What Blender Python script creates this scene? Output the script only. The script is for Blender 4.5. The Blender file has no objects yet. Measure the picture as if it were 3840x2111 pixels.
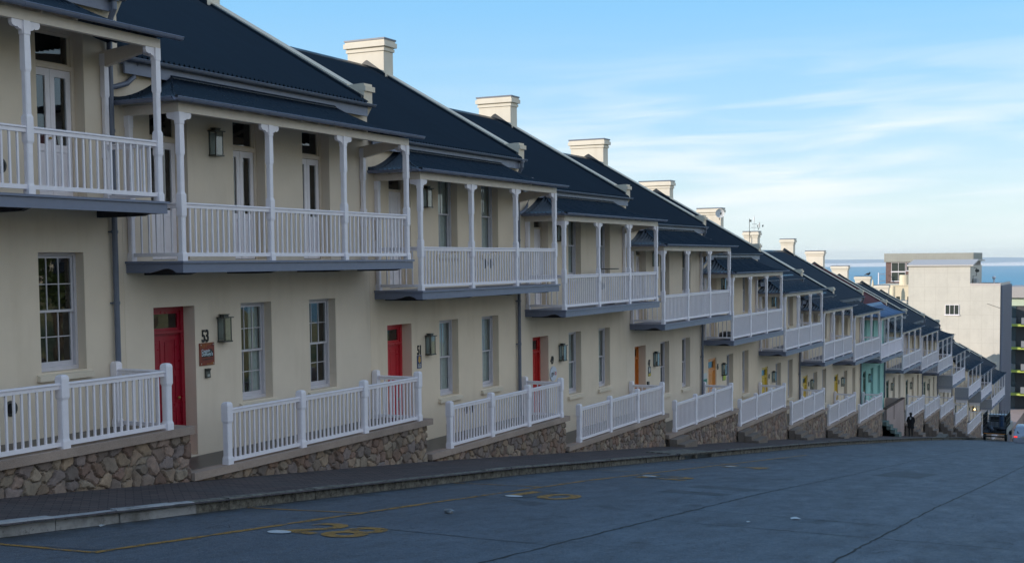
import bpy, math, random
import numpy as np
from mathutils import Vector, Matrix
random.seed(7); RNG = np.random.RandomState(11)
S = bpy.context.scene
COL = S.collection
# ------------------------------------------------------------------ camera
def cam_axes(yaw, pitch, roll):
    cy, sy, cp, sp = math.cos(yaw), math.sin(yaw), math.cos(pitch), math.sin(pitch)
    f = Vector((cy*cp, sy*cp, -sp)); r = Vector((sy, -cy, 0)); u = r.cross(f)
    cr, sr = math.cos(roll), math.sin(roll)
    return cr*r + sr*u, -sr*r + cr*u, f
cr_, cu_, cf_ = cam_axes(0.4565, 0.058, -0.0089)
cd = bpy.data.cameras.new('camera'); cam = bpy.data.objects.new('camera', cd); COL.objects.link(cam)
cam.matrix_world = Matrix(((cr_.x, cu_.x, -cf_.x, 0), (cr_.y, cu_.y, -cf_.y, 0), (cr_.z, cu_.z, -cf_.z, 0), (0, 0, 0, 1)))
cd.sensor_fit = 'HORIZONTAL'; cd.sensor_width = 36; cd.lens = 4600/3840*36
cd.shift_x = -100/3840; cd.shift_y = (1245-1055.5)/3840
cd.clip_start = 0.05; cd.clip_end = 60000
S.camera = cam
# ------------------------------------------------------------------ world and sun
SUN_EL, SUN_TH = math.radians(15), math.radians(50)      # the sun stands low behind the terrace, uphill
sdir = Vector((-math.cos(SUN_TH)*math.cos(SUN_EL), math.sin(SUN_TH)*math.cos(SUN_EL), math.sin(SUN_EL)))
W = bpy.data.worlds.new("World"); S.world = W; W.use_nodes = True
nt = W.node_tree; N = nt.nodes; L = nt.links; N.clear()
out = N.new('ShaderNodeOutputWorld'); bg = N.new('ShaderNodeBackground'); sky = N.new('ShaderNodeTexSky')
sky.sky_type = 'NISHITA'; sky.sun_disc = False; sky.sun_elevation = SUN_EL
sky.sun_rotation = math.atan2(sdir.x, sdir.y); sky.air_density = 1.1; sky.dust_density = 0.25; sky.ozone_density = 1.6; sky.altitude = 60
bg.inputs['Strength'].default_value = 0.15; SKYK = 0.78
tc = N.new('ShaderNodeTexCoord'); sx = N.new('ShaderNodeSeparateXYZ'); L.new(tc.outputs['Generated'], sx.inputs[0])
def wm(op, a, b=None, c=None):
    n = N.new('ShaderNodeMath'); n.operation = op
    for i, v in enumerate((a, b, c)):
        if v is None: continue
        if isinstance(v, (int, float)): n.inputs[i].default_value = v
        else: L.new(v, n.inputs[i])
    return n.outputs[0]
az = wm('ARCTAN2', sx.outputs[1], sx.outputs[0]); el = wm('ARCSINE', sx.outputs[2])
# high thin cloud: long shallow streaks low in the sky down the street
cv = N.new('ShaderNodeCombineXYZ')
L.new(wm('MULTIPLY', az, 5.5), cv.inputs[0])
L.new(wm('MULTIPLY', wm('ADD', el, wm('MULTIPLY', az, 0.035)), 52.0), cv.inputs[1])
n1 = N.new('ShaderNodeTexNoise'); n1.inputs['Scale'].default_value = 1.0; n1.inputs['Detail'].default_value = 7; n1.inputs['Roughness'].default_value = 0.5; n1.inputs['Distortion'].default_value = 0.5
L.new(cv.outputs[0], n1.inputs['Vector'])
cv2 = N.new('ShaderNodeCombineXYZ'); L.new(wm('MULTIPLY', az, 2.4), cv2.inputs[0]); L.new(wm('MULTIPLY', el, 9.0), cv2.inputs[1]); cv2.inputs[2].default_value = 3.1
n2 = N.new('ShaderNodeTexNoise'); n2.inputs['Scale'].default_value = 1.0; n2.inputs['Detail'].default_value = 3
L.new(cv2.outputs[0], n2.inputs['Vector'])
def ramp(src, a, b):
    n = N.new('ShaderNodeMapRange'); n.interpolation_type = 'SMOOTHSTEP'
    n.inputs[1].default_value = a; n.inputs[2].default_value = b; L.new(src, n.inputs[0]); return n.outputs[0]
streak = wm('MULTIPLY', ramp(n1.outputs[0], 0.34, 0.76), ramp(n2.outputs[0], 0.25, 0.60))
band = wm('MULTIPLY', ramp(el, -0.01, 0.03), wm('SUBTRACT', 1.0, ramp(el, 0.09, 0.20)))
side = wm('SUBTRACT', 1.0, ramp(az, 0.30, 0.72))
cloud = wm('MULTIPLY', wm('MULTIPLY', streak, band), wm('MULTIPLY', side, 0.92))
# a broad bright cloud bank added over the unseen park side to brighten facades
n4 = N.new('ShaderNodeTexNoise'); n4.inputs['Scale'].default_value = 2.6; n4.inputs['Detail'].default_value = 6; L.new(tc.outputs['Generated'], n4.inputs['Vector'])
fill_cloud = wm('MULTIPLY', wm('MULTIPLY', wm('SUBTRACT', 1.0, ramp(az, -0.75, -0.18)), ramp(az, -3.1, -2.5)), wm('MULTIPLY', ramp(n4.outputs[0], 0.30, 0.58), wm('SUBTRACT', 0.80, ramp(el, 0.6, 1.30))))
cloud = wm('MAXIMUM', cloud, fill_cloud)

tint = N.new('ShaderNodeMix'); tint.data_type = 'RGBA'; tint.blend_type = 'MULTIPLY'; tint.inputs[0].default_value = 1.0
L.new(sky.outputs[0], tint.inputs[6]); tint.inputs[7].default_value = (0.80, 0.98, 1.0, 1)
mx = N.new('ShaderNodeMix'); mx.data_type = 'RGBA'
gr_ = N.new('ShaderNodeValToRGB'); L.new(wm('ADD', wm('MULTIPLY', el, 0.6366), 0.05), gr_.inputs[0]); cr = gr_.color_ramp
stops = [(-.05, (.74, .86, .92)), (0, (.74, .86, .92)), (.04, (.68, .83, .92)), (.10, (.44, .70, .94)), (.20, (.255, .585, .95)), (.55, (.21, .42, .74)), (1.48, (.17, .34, .60))]
for k_, (e_, c_) in enumerate(stops):
    p_ = max(0, e_*.6366+.05); q_ = cr.elements[k_] if k_ < 2 else cr.elements.new(p_); q_.position = p_; q_.color = c_+(1,)
gs = N.new('ShaderNodeVectorMath'); gs.operation = 'SCALE'; gs.inputs['Scale'].default_value = 1/0.15*SKYK; L.new(gr_.outputs[0], gs.inputs[0])
m3 = N.new('ShaderNodeMix'); m3.data_type = 'RGBA'; m3.inputs[0].default_value = .86; L.new(tint.outputs[2], m3.inputs[6]); L.new(gs.outputs[0], m3.inputs[7])
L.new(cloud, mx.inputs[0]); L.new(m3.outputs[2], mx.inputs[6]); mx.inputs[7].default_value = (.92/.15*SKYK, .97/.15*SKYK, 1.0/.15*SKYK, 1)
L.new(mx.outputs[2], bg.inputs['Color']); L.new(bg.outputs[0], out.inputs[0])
sl = bpy.data.lights.new('sun', 'SUN'); sl.energy = 3.8; sl.angle = math.radians(0.5); sl.color = (1.0, 0.88, 0.74)
so = bpy.data.objects.new('sun', sl); COL.objects.link(so)
so.rotation_euler = sdir.to_track_quat('Z', 'Y').to_euler()
S.view_settings.view_transform = 'Standard'; S.view_settings.look = 'None'; S.view_settings.exposure = 0.48; S.view_settings.gamma = 1
S.render.engine = 'CYCLES'
try:
    S.cycles.max_bounces = 8; S.cycles.transparent_max_bounces = 12; S.cycles.use_denoising = True
except Exception: pass
# ------------------------------------------------------------------ materials
def srgb(r, g, b):
    return tuple(((c/255)/12.92 if c/255 <= .04045 else ((c/255+.055)/1.055)**2.4) for c in (r, g, b))
class NT:
    def __init__(s, name):
        s.m = bpy.data.materials.new(name); s.m.use_nodes = True; s.t = s.m.node_tree; s.t.nodes.clear()
        s.out = s.n('OutputMaterial'); s.b = s.n('BsdfPrincipled'); s.l(s.b.outputs[0], s.out.inputs[0])
        g = s.n('NewGeometry'); s.pos = g.outputs['Position']; s.nor = g.outputs['Normal']
    def n(s, t): return s.t.nodes.new('ShaderNode'+t)
    def l(s, a, b): s.t.links.new(a, b)
    def put(s, i, v):
        if hasattr(v, 'links') or hasattr(v, 'is_linked'): s.l(v, i)
        elif isinstance(v, (int, float)): i.default_value = v
        else: i.default_value = tuple(v)+(1,) if len(v) == 3 and len(i.default_value) == 4 else tuple(v)
    def scale(s, sc, vec=None):
        m = s.n('Mapping'); s.l(vec or s.pos, m.inputs[0]); m.inputs['Scale'].default_value = sc; return m.outputs[0]
    def noise(s, scale=1, detail=4, rough=.55, vec=None, dist=0):
        n = s.n('TexNoise'); s.l(vec or s.pos, n.inputs['Vector']); n.inputs['Scale'].default_value = scale
        n.inputs['Detail'].default_value = detail; n.inputs['Roughness'].default_value = rough; n.inputs['Distortion'].default_value = dist
        return n.outputs[0]
    def rng(s, v, a, b, c=0., d=1.):
        n = s.n('MapRange'); s.l(v, n.inputs[0])
        for i, q in enumerate((a, b, c, d)): n.inputs[i+1].default_value = q
        return n.outputs[0]
    def mix(s, f, a, b, mode='MIX'):
        n = s.n('Mix'); n.data_type = 'RGBA'; n.blend_type = mode
        s.put(n.inputs[0], f); s.put(n.inputs[6], a); s.put(n.inputs[7], b); return n.outputs[2]
    def math(s, op, a, b=0.):
        n = s.n('Math'); n.operation = op; s.put(n.inputs[0], a); s.put(n.inputs[1], b); return n.outputs[0]
    def bump(s, h, strength=.3, dist=.01):
        n = s.n('Bump'); n.inputs['Strength'].default_value = strength; n.inputs['Distance'].default_value = dist
        s.l(h, n.inputs['Height']); s.l(n.outputs[0], s.b.inputs['Normal'])
    def fin(s, col, rough=.6, metal=0, spec=.5):
        s.put(s.b.inputs['Base Color'], col); s.put(s.b.inputs['Roughness'], rough); s.b.inputs['Metallic'].default_value = metal
        s.b.inputs['Specular IOR Level'].default_value = spec; return s.m
def plaster(name, c, stain=.16, bump=.25):
    t = NT(name); a = t.noise(.9, 6, .6); b = t.noise(1, 5, .6, t.scale((2.2, 2.2, .35)))
    f = t.math('MULTIPLY', t.rng(a, .35, .75), .5); col = t.mix(f, c, [x*(1-stain) for x in c])
    col = t.mix(t.math('MULTIPLY', t.rng(b, .52, .78), .36), col, [c[0]*.70, c[1]*.66, c[2]*.60])
    t.bump(t.math('ADD', t.math('MULTIPLY', t.noise(55, 3), .35), t.noise(6, 3)), bump, .012)
    return t.fin(col, .88, spec=.25)
def paint(name, c, rough=.45, var=.10, sc=9):
    t = NT(name); col = t.mix(t.rng(t.noise(sc, 5), .3, .75), c, [x*(1-var) for x in c])
    col = t.mix(t.math('MULTIPLY', t.rng(t.noise(38, 4), .62, .78), .35), col, [x*.7 for x in c])
    t.bump(t.noise(60, 3), .08, .004); return t.fin(col, t.rng(t.noise(14, 3), .3, .7, rough-.08, rough+.14))
def metalroof(name, c, rough=.42, c2=None, rust=0):
    t = NT(name); c2 = c2 or [x*.72 for x in c]
    streak = t.noise(1, 5, .6, t.scale((3.5, .35, .35)))
    col = t.mix(t.rng(streak, .3, .7), c, c2)
    col = t.mix(t.math('MULTIPLY', t.rng(t.noise(.6, 4), .45, .8), .35), col, [x*1.25 for x in c])
    v = t.n('TexVoronoi'); v.inputs['Scale'].default_value = 3.1; t.l(t.pos, v.inputs['Vector'])
    col = t.mix(t.rng(v.outputs['Distance'], .05, .035), col, [x*.35 for x in c])
    if rust: col = t.mix(t.math('MULTIPLY', t.rng(t.noise(1.6, 6, .7), .42, .62), rust), col, (.05, .018, .012))
    return t.fin(col, t.rng(t.noise(3, 4), .3, .7, rough-.07, rough+.10), spec=.36)
M = {}
CREAM = (.755, .665, .54)
M['cream'] = plaster('cream_plaster', CREAM)
M['cream_clean'] = plaster('chimney_plaster', (.72, .67, .58), .10)
for k_, c_ in enumerate(((.775, .665, .535), (.80, .675, .53), (.775, .67, .55))): M['cream%d' % k_] = plaster('cream_plaster_%s' % 'abc'[k_], c_, .2)
M['teal'] = plaster('teal_plaster', (.36, .66, .62), .35)
M['pink'] = plaster('pinkish_plaster', (.42, .33, .31), .3)
M['white'] = paint('white_paint', (.86, .82, .875), var=.07)
M['sash'] = paint('sash_paint', (.60, .585, .64), .4)
M['trim'] = paint('cream_trim_paint', (.72, .62, .52))
M['greyblue'] = paint('blue_grey_paint', (.17, .195, .275), .42)
M['pipe'] = paint('pipe_paint', (.13, .15, .205), .35)
M['roof'] = metalroof('navy_corrugated_iron', (.007, .0145, .026), .36)
M['roof_v'] = metalroof('navy_verandah_iron', (.0075, .015, .027), .28)
M['roof_brown'] = metalroof('rusty_brown_roof', (.17, .052, .052), .6, (.10, .030, .034), .4)
M['roof_pale'] = metalroof('faded_blue_iron', (.13, .21, .34), .45, (.05, .09, .16))
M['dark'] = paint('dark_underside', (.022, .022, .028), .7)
M['black'] = paint('black_metal', (.012, .012, .013), .4)
M['bronze'] = paint('bronze_metal', (.055, .058, .05), .35, .3)
def doorpaint(n, c): return paint(n, c, .33, .15, 5)
DOOR = [doorpaint('crimson_door_paint', (.34, .008, .028)), doorpaint('red_door_paint', (.58, .03, .045)), doorpaint('scarlet_door_paint', (.52, .025, .025)),
        doorpaint('orange_door_paint', (.62, .19, .03)), doorpaint('light_orange_door_paint', (.80, .36, .10)), doorpaint('yellow_door_paint', (.72, .50, .04)),
        doorpaint('green_door_paint', (.10, .16, .13))]
def glassmat():
    t = NT('window_glass'); g = t.n('BsdfGlossy'); tr = t.n('BsdfTransparent'); ms = t.n('MixShader'); gm = t.n('NewGeometry'); dt = t.n('VectorMath'); dt.operation = 'DOT_PRODUCT'
    t.l(gm.outputs['Incoming'], dt.inputs[0]); t.l(gm.outputs['Normal'], dt.inputs[1])
    f = t.math('ADD', t.math('MULTIPLY', t.math('POWER', t.math('SUBTRACT', 1., t.math('ABSOLUTE', dt.outputs['Value'])), 4.2), .9), .13)
    g.inputs['Roughness'].default_value = .015; tr.inputs[0].default_value = (.68, .74, .74, 1)
    nb = t.n('Bump'); nb.inputs['Strength'].default_value = .06; nb.inputs['Distance'].default_value = .02; t.l(t.noise(1.8, 2), nb.inputs['Height']); t.l(nb.outputs[0], g.inputs['Normal'])
    t.l(f, ms.inputs[0]); t.l(tr.outputs[0], ms.inputs[1]); t.l(g.outputs[0], ms.inputs[2]); t.l(ms.outputs[0], t.out.inputs[0]); return t.m
M['glass'] = glassmat()
def simple(name, c, rough=.6, metal=0, var=.15, sc=12):
    t = NT(name); col = t.mix(t.rng(t.noise(sc, 4), .3, .7), c, [x*(1-var) for x in c]); return t.fin(col, rough, metal)
M['frosted'] = simple('lantern_glass', (.24, .27, .27), .2)
M['curtain'] = simple('curtain_cloth', (.85, .88, .88), .9)
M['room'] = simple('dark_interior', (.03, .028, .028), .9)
M['brass'] = simple('brass', (.55, .40, .15), .3, 1)
def concrete(name, c, sc=1., stain=.4, bump=.5):
    t = NT(name); a = t.noise(.45*sc, 7, .62); b = t.noise(7*sc, 6, .7); c3 = t.noise(90*sc, 2)
    col = t.mix(t.rng(a, .32, .7), c, [x*(1-stain) for x in c])
    col = t.mix(t.math('MULTIPLY', t.rng(b, .52, .72), .5), col, [x*.55 for x in c])
    col = t.mix(t.math('MULTIPLY', t.rng(c3, .45, .7), .4), col, [x*1.5 for x in c])
    t.bump(t.math('ADD', t.math('MULTIPLY', c3, .4), b), bump, .012)
    return t.fin(col, .82, spec=.35)
M['slab'] = concrete('porch_concrete', (.40, .31, .26), 1.5)
def kerbmat():
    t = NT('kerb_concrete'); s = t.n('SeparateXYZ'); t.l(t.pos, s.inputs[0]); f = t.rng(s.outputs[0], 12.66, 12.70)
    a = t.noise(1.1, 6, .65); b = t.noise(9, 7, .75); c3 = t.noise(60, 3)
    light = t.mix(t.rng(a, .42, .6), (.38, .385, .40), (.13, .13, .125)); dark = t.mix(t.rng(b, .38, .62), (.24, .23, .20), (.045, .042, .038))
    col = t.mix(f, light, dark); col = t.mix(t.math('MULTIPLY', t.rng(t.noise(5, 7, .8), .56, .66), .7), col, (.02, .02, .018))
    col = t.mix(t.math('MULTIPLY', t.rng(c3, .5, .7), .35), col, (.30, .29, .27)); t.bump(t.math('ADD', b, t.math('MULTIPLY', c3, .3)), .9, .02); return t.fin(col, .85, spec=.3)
M['kerb'] = kerbmat()
M['step'] = concrete('step_concrete', (.23, .185, .155), 2.)
M['floor'] = simple('porch_floor', (.075, .070, .070), .35, 0, .3, 3)
def roadmat():
    t = NT('road_concrete')
    big = t.noise(.22, 6, .6, t.scale((1, 2.2, 1))); mid = t.noise(1.6, 7, .7, t.scale((.7, 1.6, 1))); fine = t.noise(13, 5, .75); gr = t.noise(70, 3)
    c = (.078, .103, .136); col = t.mix(t.rng(big, .3, .7), c, (.050, .068, .093))
    col = t.mix(t.math('MULTIPLY', t.rng(mid, .5, .66), .6), col, (.060, .068, .078))
    col = t.mix(t.math('MULTIPLY', t.rng(fine, .52, .60), .75), col, (.035, .038, .044))
    col = t.mix(t.math('MULTIPLY', t.rng(gr, .52, .62), .6), col, (.24, .25, .26))
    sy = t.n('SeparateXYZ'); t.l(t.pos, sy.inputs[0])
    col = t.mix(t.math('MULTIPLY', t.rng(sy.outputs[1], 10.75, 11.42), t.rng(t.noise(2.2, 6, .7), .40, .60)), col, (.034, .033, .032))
    lane = t.noise(1, 6, .65, t.scale((.16, 1.3, 1))); col = t.mix(t.math('MULTIPLY', t.rng(lane, .50, .70), .55), col, (.048, .058, .070))
    spots = t.noise(.9, 3, .5, None); col = t.mix(t.math('MULTIPLY', t.rng(spots, .66, .74), .6), col, (.030, .034, .040))
    # brushed crosswise texture
    br = t.noise(1, 3, .6, t.scale((26, 1.4, 1)))
    col = t.mix(t.math('MULTIPLY', t.rng(br, .5, .75), .28), col, (.05, .055, .065))
    t.bump(t.math('ADD', t.math('ADD', fine, t.math('MULTIPLY', gr, .5)), br), .55, .012)
    return t.fin(col, t.rng(mid, .3, .7, .55, .85), spec=.4)
M['road'] = roadmat()
def paver():
    t = NT('clay_pavers'); b = t.n('TexBrick'); m = t.n('Mapping'); m.inputs['Rotation'].default_value = (0, 0, math.radians(45)); t.l(t.pos, m.inputs[0]); t.l(m.outputs[0], b.inputs['Vector'])
    b.inputs['Scale'].default_value = 1; b.inputs['Brick Width'].default_value = .22; b.inputs['Row Height'].default_value = .11; b.inputs['Mortar Size'].default_value = .007
    b.inputs['Color1'].default_value = (.115, .085, .082, 1); b.inputs['Color2'].default_value = (.065, .054, .056, 1); b.inputs['Mortar'].default_value = (.018, .017, .017, 1)
    col = t.mix(t.math('MULTIPLY', t.rng(t.noise(1.1, 6, .65), .45, .75), .55), b.outputs[0], (.085, .083, .088))
    t.bump(t.math('ADD', b.outputs['Fac'], t.noise(30, 3)), -.5, .008); return t.fin(col, .85, spec=.3)
M['paver'] = paver()
def stonemat():
    t = NT('rubble_stone'); a = t.n('Attribute'); a.attribute_name = 'Col'
    col = t.mix(t.rng(t.noise(9, 6, .7), .3, .7), a.outputs['Color'], (.05, .045, .042), 'MIX')
    col = t.mix(.55, a.outputs['Color'], col); col = t.mix(t.math('MULTIPLY', t.rng(t.noise(3, 5), .5, .75), .4), col, (.16, .15, .14))
    t.bump(t.noise(28, 6, .7), .7, .015); return t.fin(col, .85, spec=.3)
M['stone'] = stonemat()
def yellow():
    t = NT('worn_yellow_paint'); tr = t.n('BsdfTransparent'); ms = t.n('MixShader')
    w = t.rng(t.noise(5, 7, .75), .35, .50); w2 = t.rng(t.noise(45, 4, .7), .30, .44)
    t.l(t.math('MULTIPLY', w, w2), ms.inputs[0]); t.l(tr.outputs[0], ms.inputs[1]); t.fin(t.mix(t.noise(3), (.36, .19, .025), (.26, .13, .025)), .7); t.l(t.b.outputs[0], ms.inputs[2]); t.l(ms.outputs[0], t.out.inputs[0]); return t.m
M['yellow'] = yellow()
M['crack'] = simple('joint_tar', (.008, .008, .008), .8)
M['patch'] = simple('dark_patch', (.068, .083, .100), .8, 0, .5, 4)
M['whitepaint'] = paint('road_white_paint', (.55, .58, .60), .6, .3)
def grass():
    t = NT('lawn'); col = t.mix(t.rng(t.noise(.5, 6, .7), .35, .65), (.17, .19, .05), (.42, .33, .16)); t.bump(t.noise(20, 4), .6, .05); return t.fin(col, .9)
M['grass'] = grass()
def seamat():
    t = NT('sea_water'); col = t.mix(t.rng(t.noise(.004, 6, .6, t.scale((1, .25, 1))), .3, .7), (.008, .23, .38), (.014, .29, .44))
    t.bump(t.noise(.06, 6, .7), .35, 1.5); return t.fin(col, .42, spec=.35)
M['sea'] = seamat()
def hillmat():
    t = NT('far_coast'); z = t.n('SeparateXYZ'); t.l(t.pos, z.inputs[0]); f = t.rng(t.math('ADD', z.outputs[2], t.math('MULTIPLY', t.noise(.0012, 5), 26)), -37, -30)
    col = t.mix(f, (.85, .82, .80), (.30, .40, .47)); return t.fin(col, .9)
M['hill'] = hillmat()
M['earth'] = simple('bare_earth', (.12, .10, .08), .95, 0, .4, .5)
# ------------------------------------------------------------------ mesh building
ORG = {}
def org(o):
    while o.parent: o = o.parent
    return o.location
class MB:
    def __init__(s): s.v = []; s.f = []; s.c = None
    def add(s, vs, fs):
        n = len(s.v); s.v += [tuple(p) for p in vs]; s.f += [tuple(i+n for i in f) for f in fs]; return s
    def box(s, x0, x1, y0, y1, z0, z1):
        if x1 < x0: x0, x1 = x1, x0
        if y1 < y0: y0, y1 = y1, y0
        if z1 < z0: z0, z1 = z1, z0
        return s.add([(x0,y0,z0),(x1,y0,z0),(x1,y1,z0),(x0,y1,z0),(x0,y0,z1),(x1,y0,z1),(x1,y1,z1),(x0,y1,z1)],
                     [(0,3,2,1),(4,5,6,7),(0,1,5,4),(1,2,6,5),(2,3,7,6),(3,0,4,7)])
    def loft(s, rings, cap=True, close=True):
        n = len(rings[0]); vs = [p for r in rings for p in r]; fs = []
        for k in range(len(rings)-1):
            for i in range(n if close else n-1):
                j = (i+1) % n; fs.append((k*n+i, k*n+j, (k+1)*n+j, (k+1)*n+i))
        if cap: fs.append(tuple(range(n))[::-1]); fs.append(tuple((len(rings)-1)*n+i for i in range(n)))
        return s.add(vs, fs)
    def post(s, x, y, zs):      # zs: list of (z, half width, chamfer)
        R = []
        for z, h, c in zs:
            R.append([(x-h+c,y-h,z),(x+h-c,y-h,z),(x+h,y-h+c,z),(x+h,y+h-c,z),(x+h-c,y+h,z),(x-h+c,y+h,z),(x-h,y+h-c,z),(x-h,y-h+c,z)])
        return s.loft(R)
    def prismX(s, poly, x0, x1):  # poly of (y,z)
        return s.loft([[(x0, y, z) for y, z in poly], [(x1, y, z) for y, z in poly]])
    def prismY(s, poly, y0, y1):  # poly of (x,z)
        return s.loft([[(x, y0, z) for x, z in poly], [(x, y1, z) for x, z in poly]])
    def prismZ(s, poly, z0, z1):
        return s.loft([[(x, y, z0) for x, y in poly], [(x, y, z1) for x, y in poly]])
    def tube(s, pts, r, n=8, taper=None):
        rings = []
        P = [Vector(p) for p in pts]
        for i, p in enumerate(P):
            d = (P[min(i+1, len(P)-1)] - P[max(i-1, 0)]).normalized()
            a = d.cross(Vector((0, 0, 1)) if abs(d.z) < .9 else Vector((1, 0, 0))).normalized(); b = d.cross(a)
            rr = r if taper is None else taper[i]
            rings.append([tuple(p + a*math.cos(2*math.pi*k/n)*rr + b*math.sin(2*math.pi*k/n)*rr) for k in range(n)])
        return s.loft(rings)
    def ellipsoid(s, c, r, n=14, m=9, jit=0, rnd=None):
        rings = []
        for i in range(1, m):
            t = math.pi*i/m
            rings.append([(c[0]+r[0]*math.sin(t)*math.cos(2*math.pi*k/n)*(1+(rnd.uniform(-jit, jit) if rnd else 0)), c[1]+r[1]*math.sin(t)*math.sin(2*math.pi*k/n)*(1+(rnd.uniform(-jit, jit) if rnd else 0)), c[2]-r[2]*math.cos(t)) for k in range(n)])
        return s.loft(rings)
    def quad(s, a, b, c, d): return s.add([a, b, c, d], [(0, 1, 2, 3)])
    def build(s, name, mat, parent=None, smooth=False, loc=None, col=None):
        o0 = org(parent) if parent else Vector((0, 0, 0))
        if loc is not None: o0 = Vector(loc)
        me = bpy.data.meshes.new(name)
        me.from_pydata([(float(x-o0[0]), float(y-o0[1]), float(z-o0[2])) for x, y, z in s.v], [], [tuple(int(q) for q in f) for f in s.f])
        me.materials.append(mat if not isinstance(mat, str) else M[mat])
        if col is not None:
            ca = me.color_attributes.new('Col', 'FLOAT_COLOR', 'POINT'); ca.data.foreach_set('color', np.ascontiguousarray(np.array([list(map(float, c)) for c in col]), dtype=np.float32).ravel())
        me.validate()
        if not smooth:
            import bmesh
            bm = bmesh.new(); bm.from_mesh(me); bmesh.ops.recalc_face_normals(bm, faces=bm.faces); bm.to_mesh(me); bm.free()
        else:
            me.polygons.foreach_set('use_smooth', [True]*len(me.polygons))
            if smooth == 'auto':
                me.set_sharp_from_angle(angle=math.radians(35))
        me.update()
        o = bpy.data.objects.new(name, me); COL.objects.link(o)
        if parent: o.parent = parent
        if loc is not None: o.location = o0
        return o
def thing(name, label, cat, loc=(0, 0, 0), group=None):
    o = bpy.data.objects.new(name, None); o.empty_display_size = .3; COL.objects.link(o); o.location = loc
    tag(o, label, cat, group); return o
def tag(o, label=None, cat=None, group=None, kind=None):
    if label: o['label'] = label
    if cat: o['category'] = cat
    if group: o['group'] = group
    if kind: o['kind'] = kind
    return o
def textmesh(txt, size, ext=.004, bold=0.0):
    cu = bpy.data.curves.new('tmp', 'FONT'); cu.body = txt; cu.size = size; cu.extrude = ext; cu.offset = bold; cu.align_x = 'CENTER'; cu.resolution_u = 3
    o = bpy.data.objects.new('tmp', cu); COL.objects.link(o); bpy.context.view_layer.update()
    me = bpy.data.meshes.new_from_object(o.evaluated_get(bpy.context.evaluated_depsgraph_get()))
    vs = [tuple(v.co) for v in me.vertices]; fs = [tuple(p.vertices) for p in me.polygons]
    bpy.data.objects.remove(o); bpy.data.curves.remove(cu); bpy.data.meshes.remove(me); return vs, fs
def wall_text(mb, txt, x, y, z, size, sx=1., ext=.004, bold=0.):   # upright on a street-facing wall; text x runs down the street
    vs, fs = textmesh(txt, size, ext, bold); mb.add([(x+a*sx, y-c, z+b) for a, b, c in vs], fs); return mb
# ------------------------------------------------------------------ ground profile
PX = [-150, 0, 9.6, 14.85, 22.05, 29, 36.6, 44.07, 51.4, 72.5, 80.5, 103.7, 123.5, 160, 240, 420]
PZ = [13.5, -1.98, -2.88, -3.43, -4.2, -5.02, -5.92, -6.8, -7.68, -10.35, -11.4, -14.53, -17.43, -23.5, -38, -66]
def prof(x): return float(np.interp(x, PX, PZ))
XS = sorted(set([float(x) for x in np.concatenate([np.arange(-150, 0, 10), np.arange(0, 130, 1.0), np.arange(130, 421, 5)])]))
def strip(y0, y1, dz, xs=XS, ny=1, crown=0.):
    mb = MB(); ys = np.linspace(y0, y1, ny+1)
    vs = [(x, y, prof(x)+dz+crown*(1-((y-y0)/(y1-y0)*2-1)**2)) for x in xs for y in ys]; fs = []
    for i in range(len(xs)-1):
        for j in range(ny): a = i*(ny+1)+j; fs.append((a, a+ny+1, a+ny+2, a+1))
    return mb.add(vs, fs)
ROADZ = -.16
# road
tag(strip(-3.2, 11.42, ROADZ, ny=4).build('road', 'road'), kind='structure')
tag(strip(11.30, 14.9, -.012).build('pavement', 'paver'), kind='structure')
# kerb stones as one run, with joints, chips and slightly uneven tops
kb = MB(); x = -30.; rk = random.Random(3)
while x < 135:
    ln = rk.choice([1.0, .95, 1.05, 1.3]); x1 = x+ln-.012
    if not (32.0 < x+ln/2 < 34.9):
        y0 = 11.40+rk.uniform(-.012, .012); dz = rk.uniform(-.012, .008); n = 6; rings = []
        for k in range(n+1):
            xx = x+(x1-x)*k/n; z = prof(xx)+dz; c = rk.choice([.012, .02, .03, .055]); e = rk.uniform(-.010, .010)
            rings.append([(xx, y0+e, z-.35), (xx, y0+e*.5, z-.03-c*.5), (xx, y0+c, z), (xx, 11.56, z+.004), (xx, 11.56, z-.35)])
        kb.loft(rings)
    x += ln
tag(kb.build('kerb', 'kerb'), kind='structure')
tag(strip(-3.45, -3.2, -.0).build('far_kerb', 'kerb'), kind='structure')
tag(strip(-5.6, -3.45, -.01).build('far_pavement', 'paver'), kind='structure')
# terrain: one sheet from the park over the street to the shore and below the sea
tx = np.concatenate([np.arange(-400, -150, 50), np.arange(-150, 430, 10), [500, 640, 800, 1400, 3000]]); ty = [-900, -300, -120, -51, -30, -5.7, -5.6, 15.2, 60, 200, 900]
vs = []
for xx in tx:
    for yy in ty:
        z = float(np.interp(xx, PX+[640, 800, 3000], PZ+[-69, -76, -90]))-.45
        if yy <= -5.7: z += .42+min(9, (-5.7-yy)*.20)*(1 if xx < 300 else 0)
        vs.append((xx, yy, z))
fs = []; ny = len(ty)
for i in range(len(tx)-1):
    for j in range(ny-1): a = i*ny+j; fs.append((a, a+ny, a+ny+1, a+1))
g = MB().add(vs, fs).build('ground', 'grass'); tag(g, kind='structure')
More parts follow.
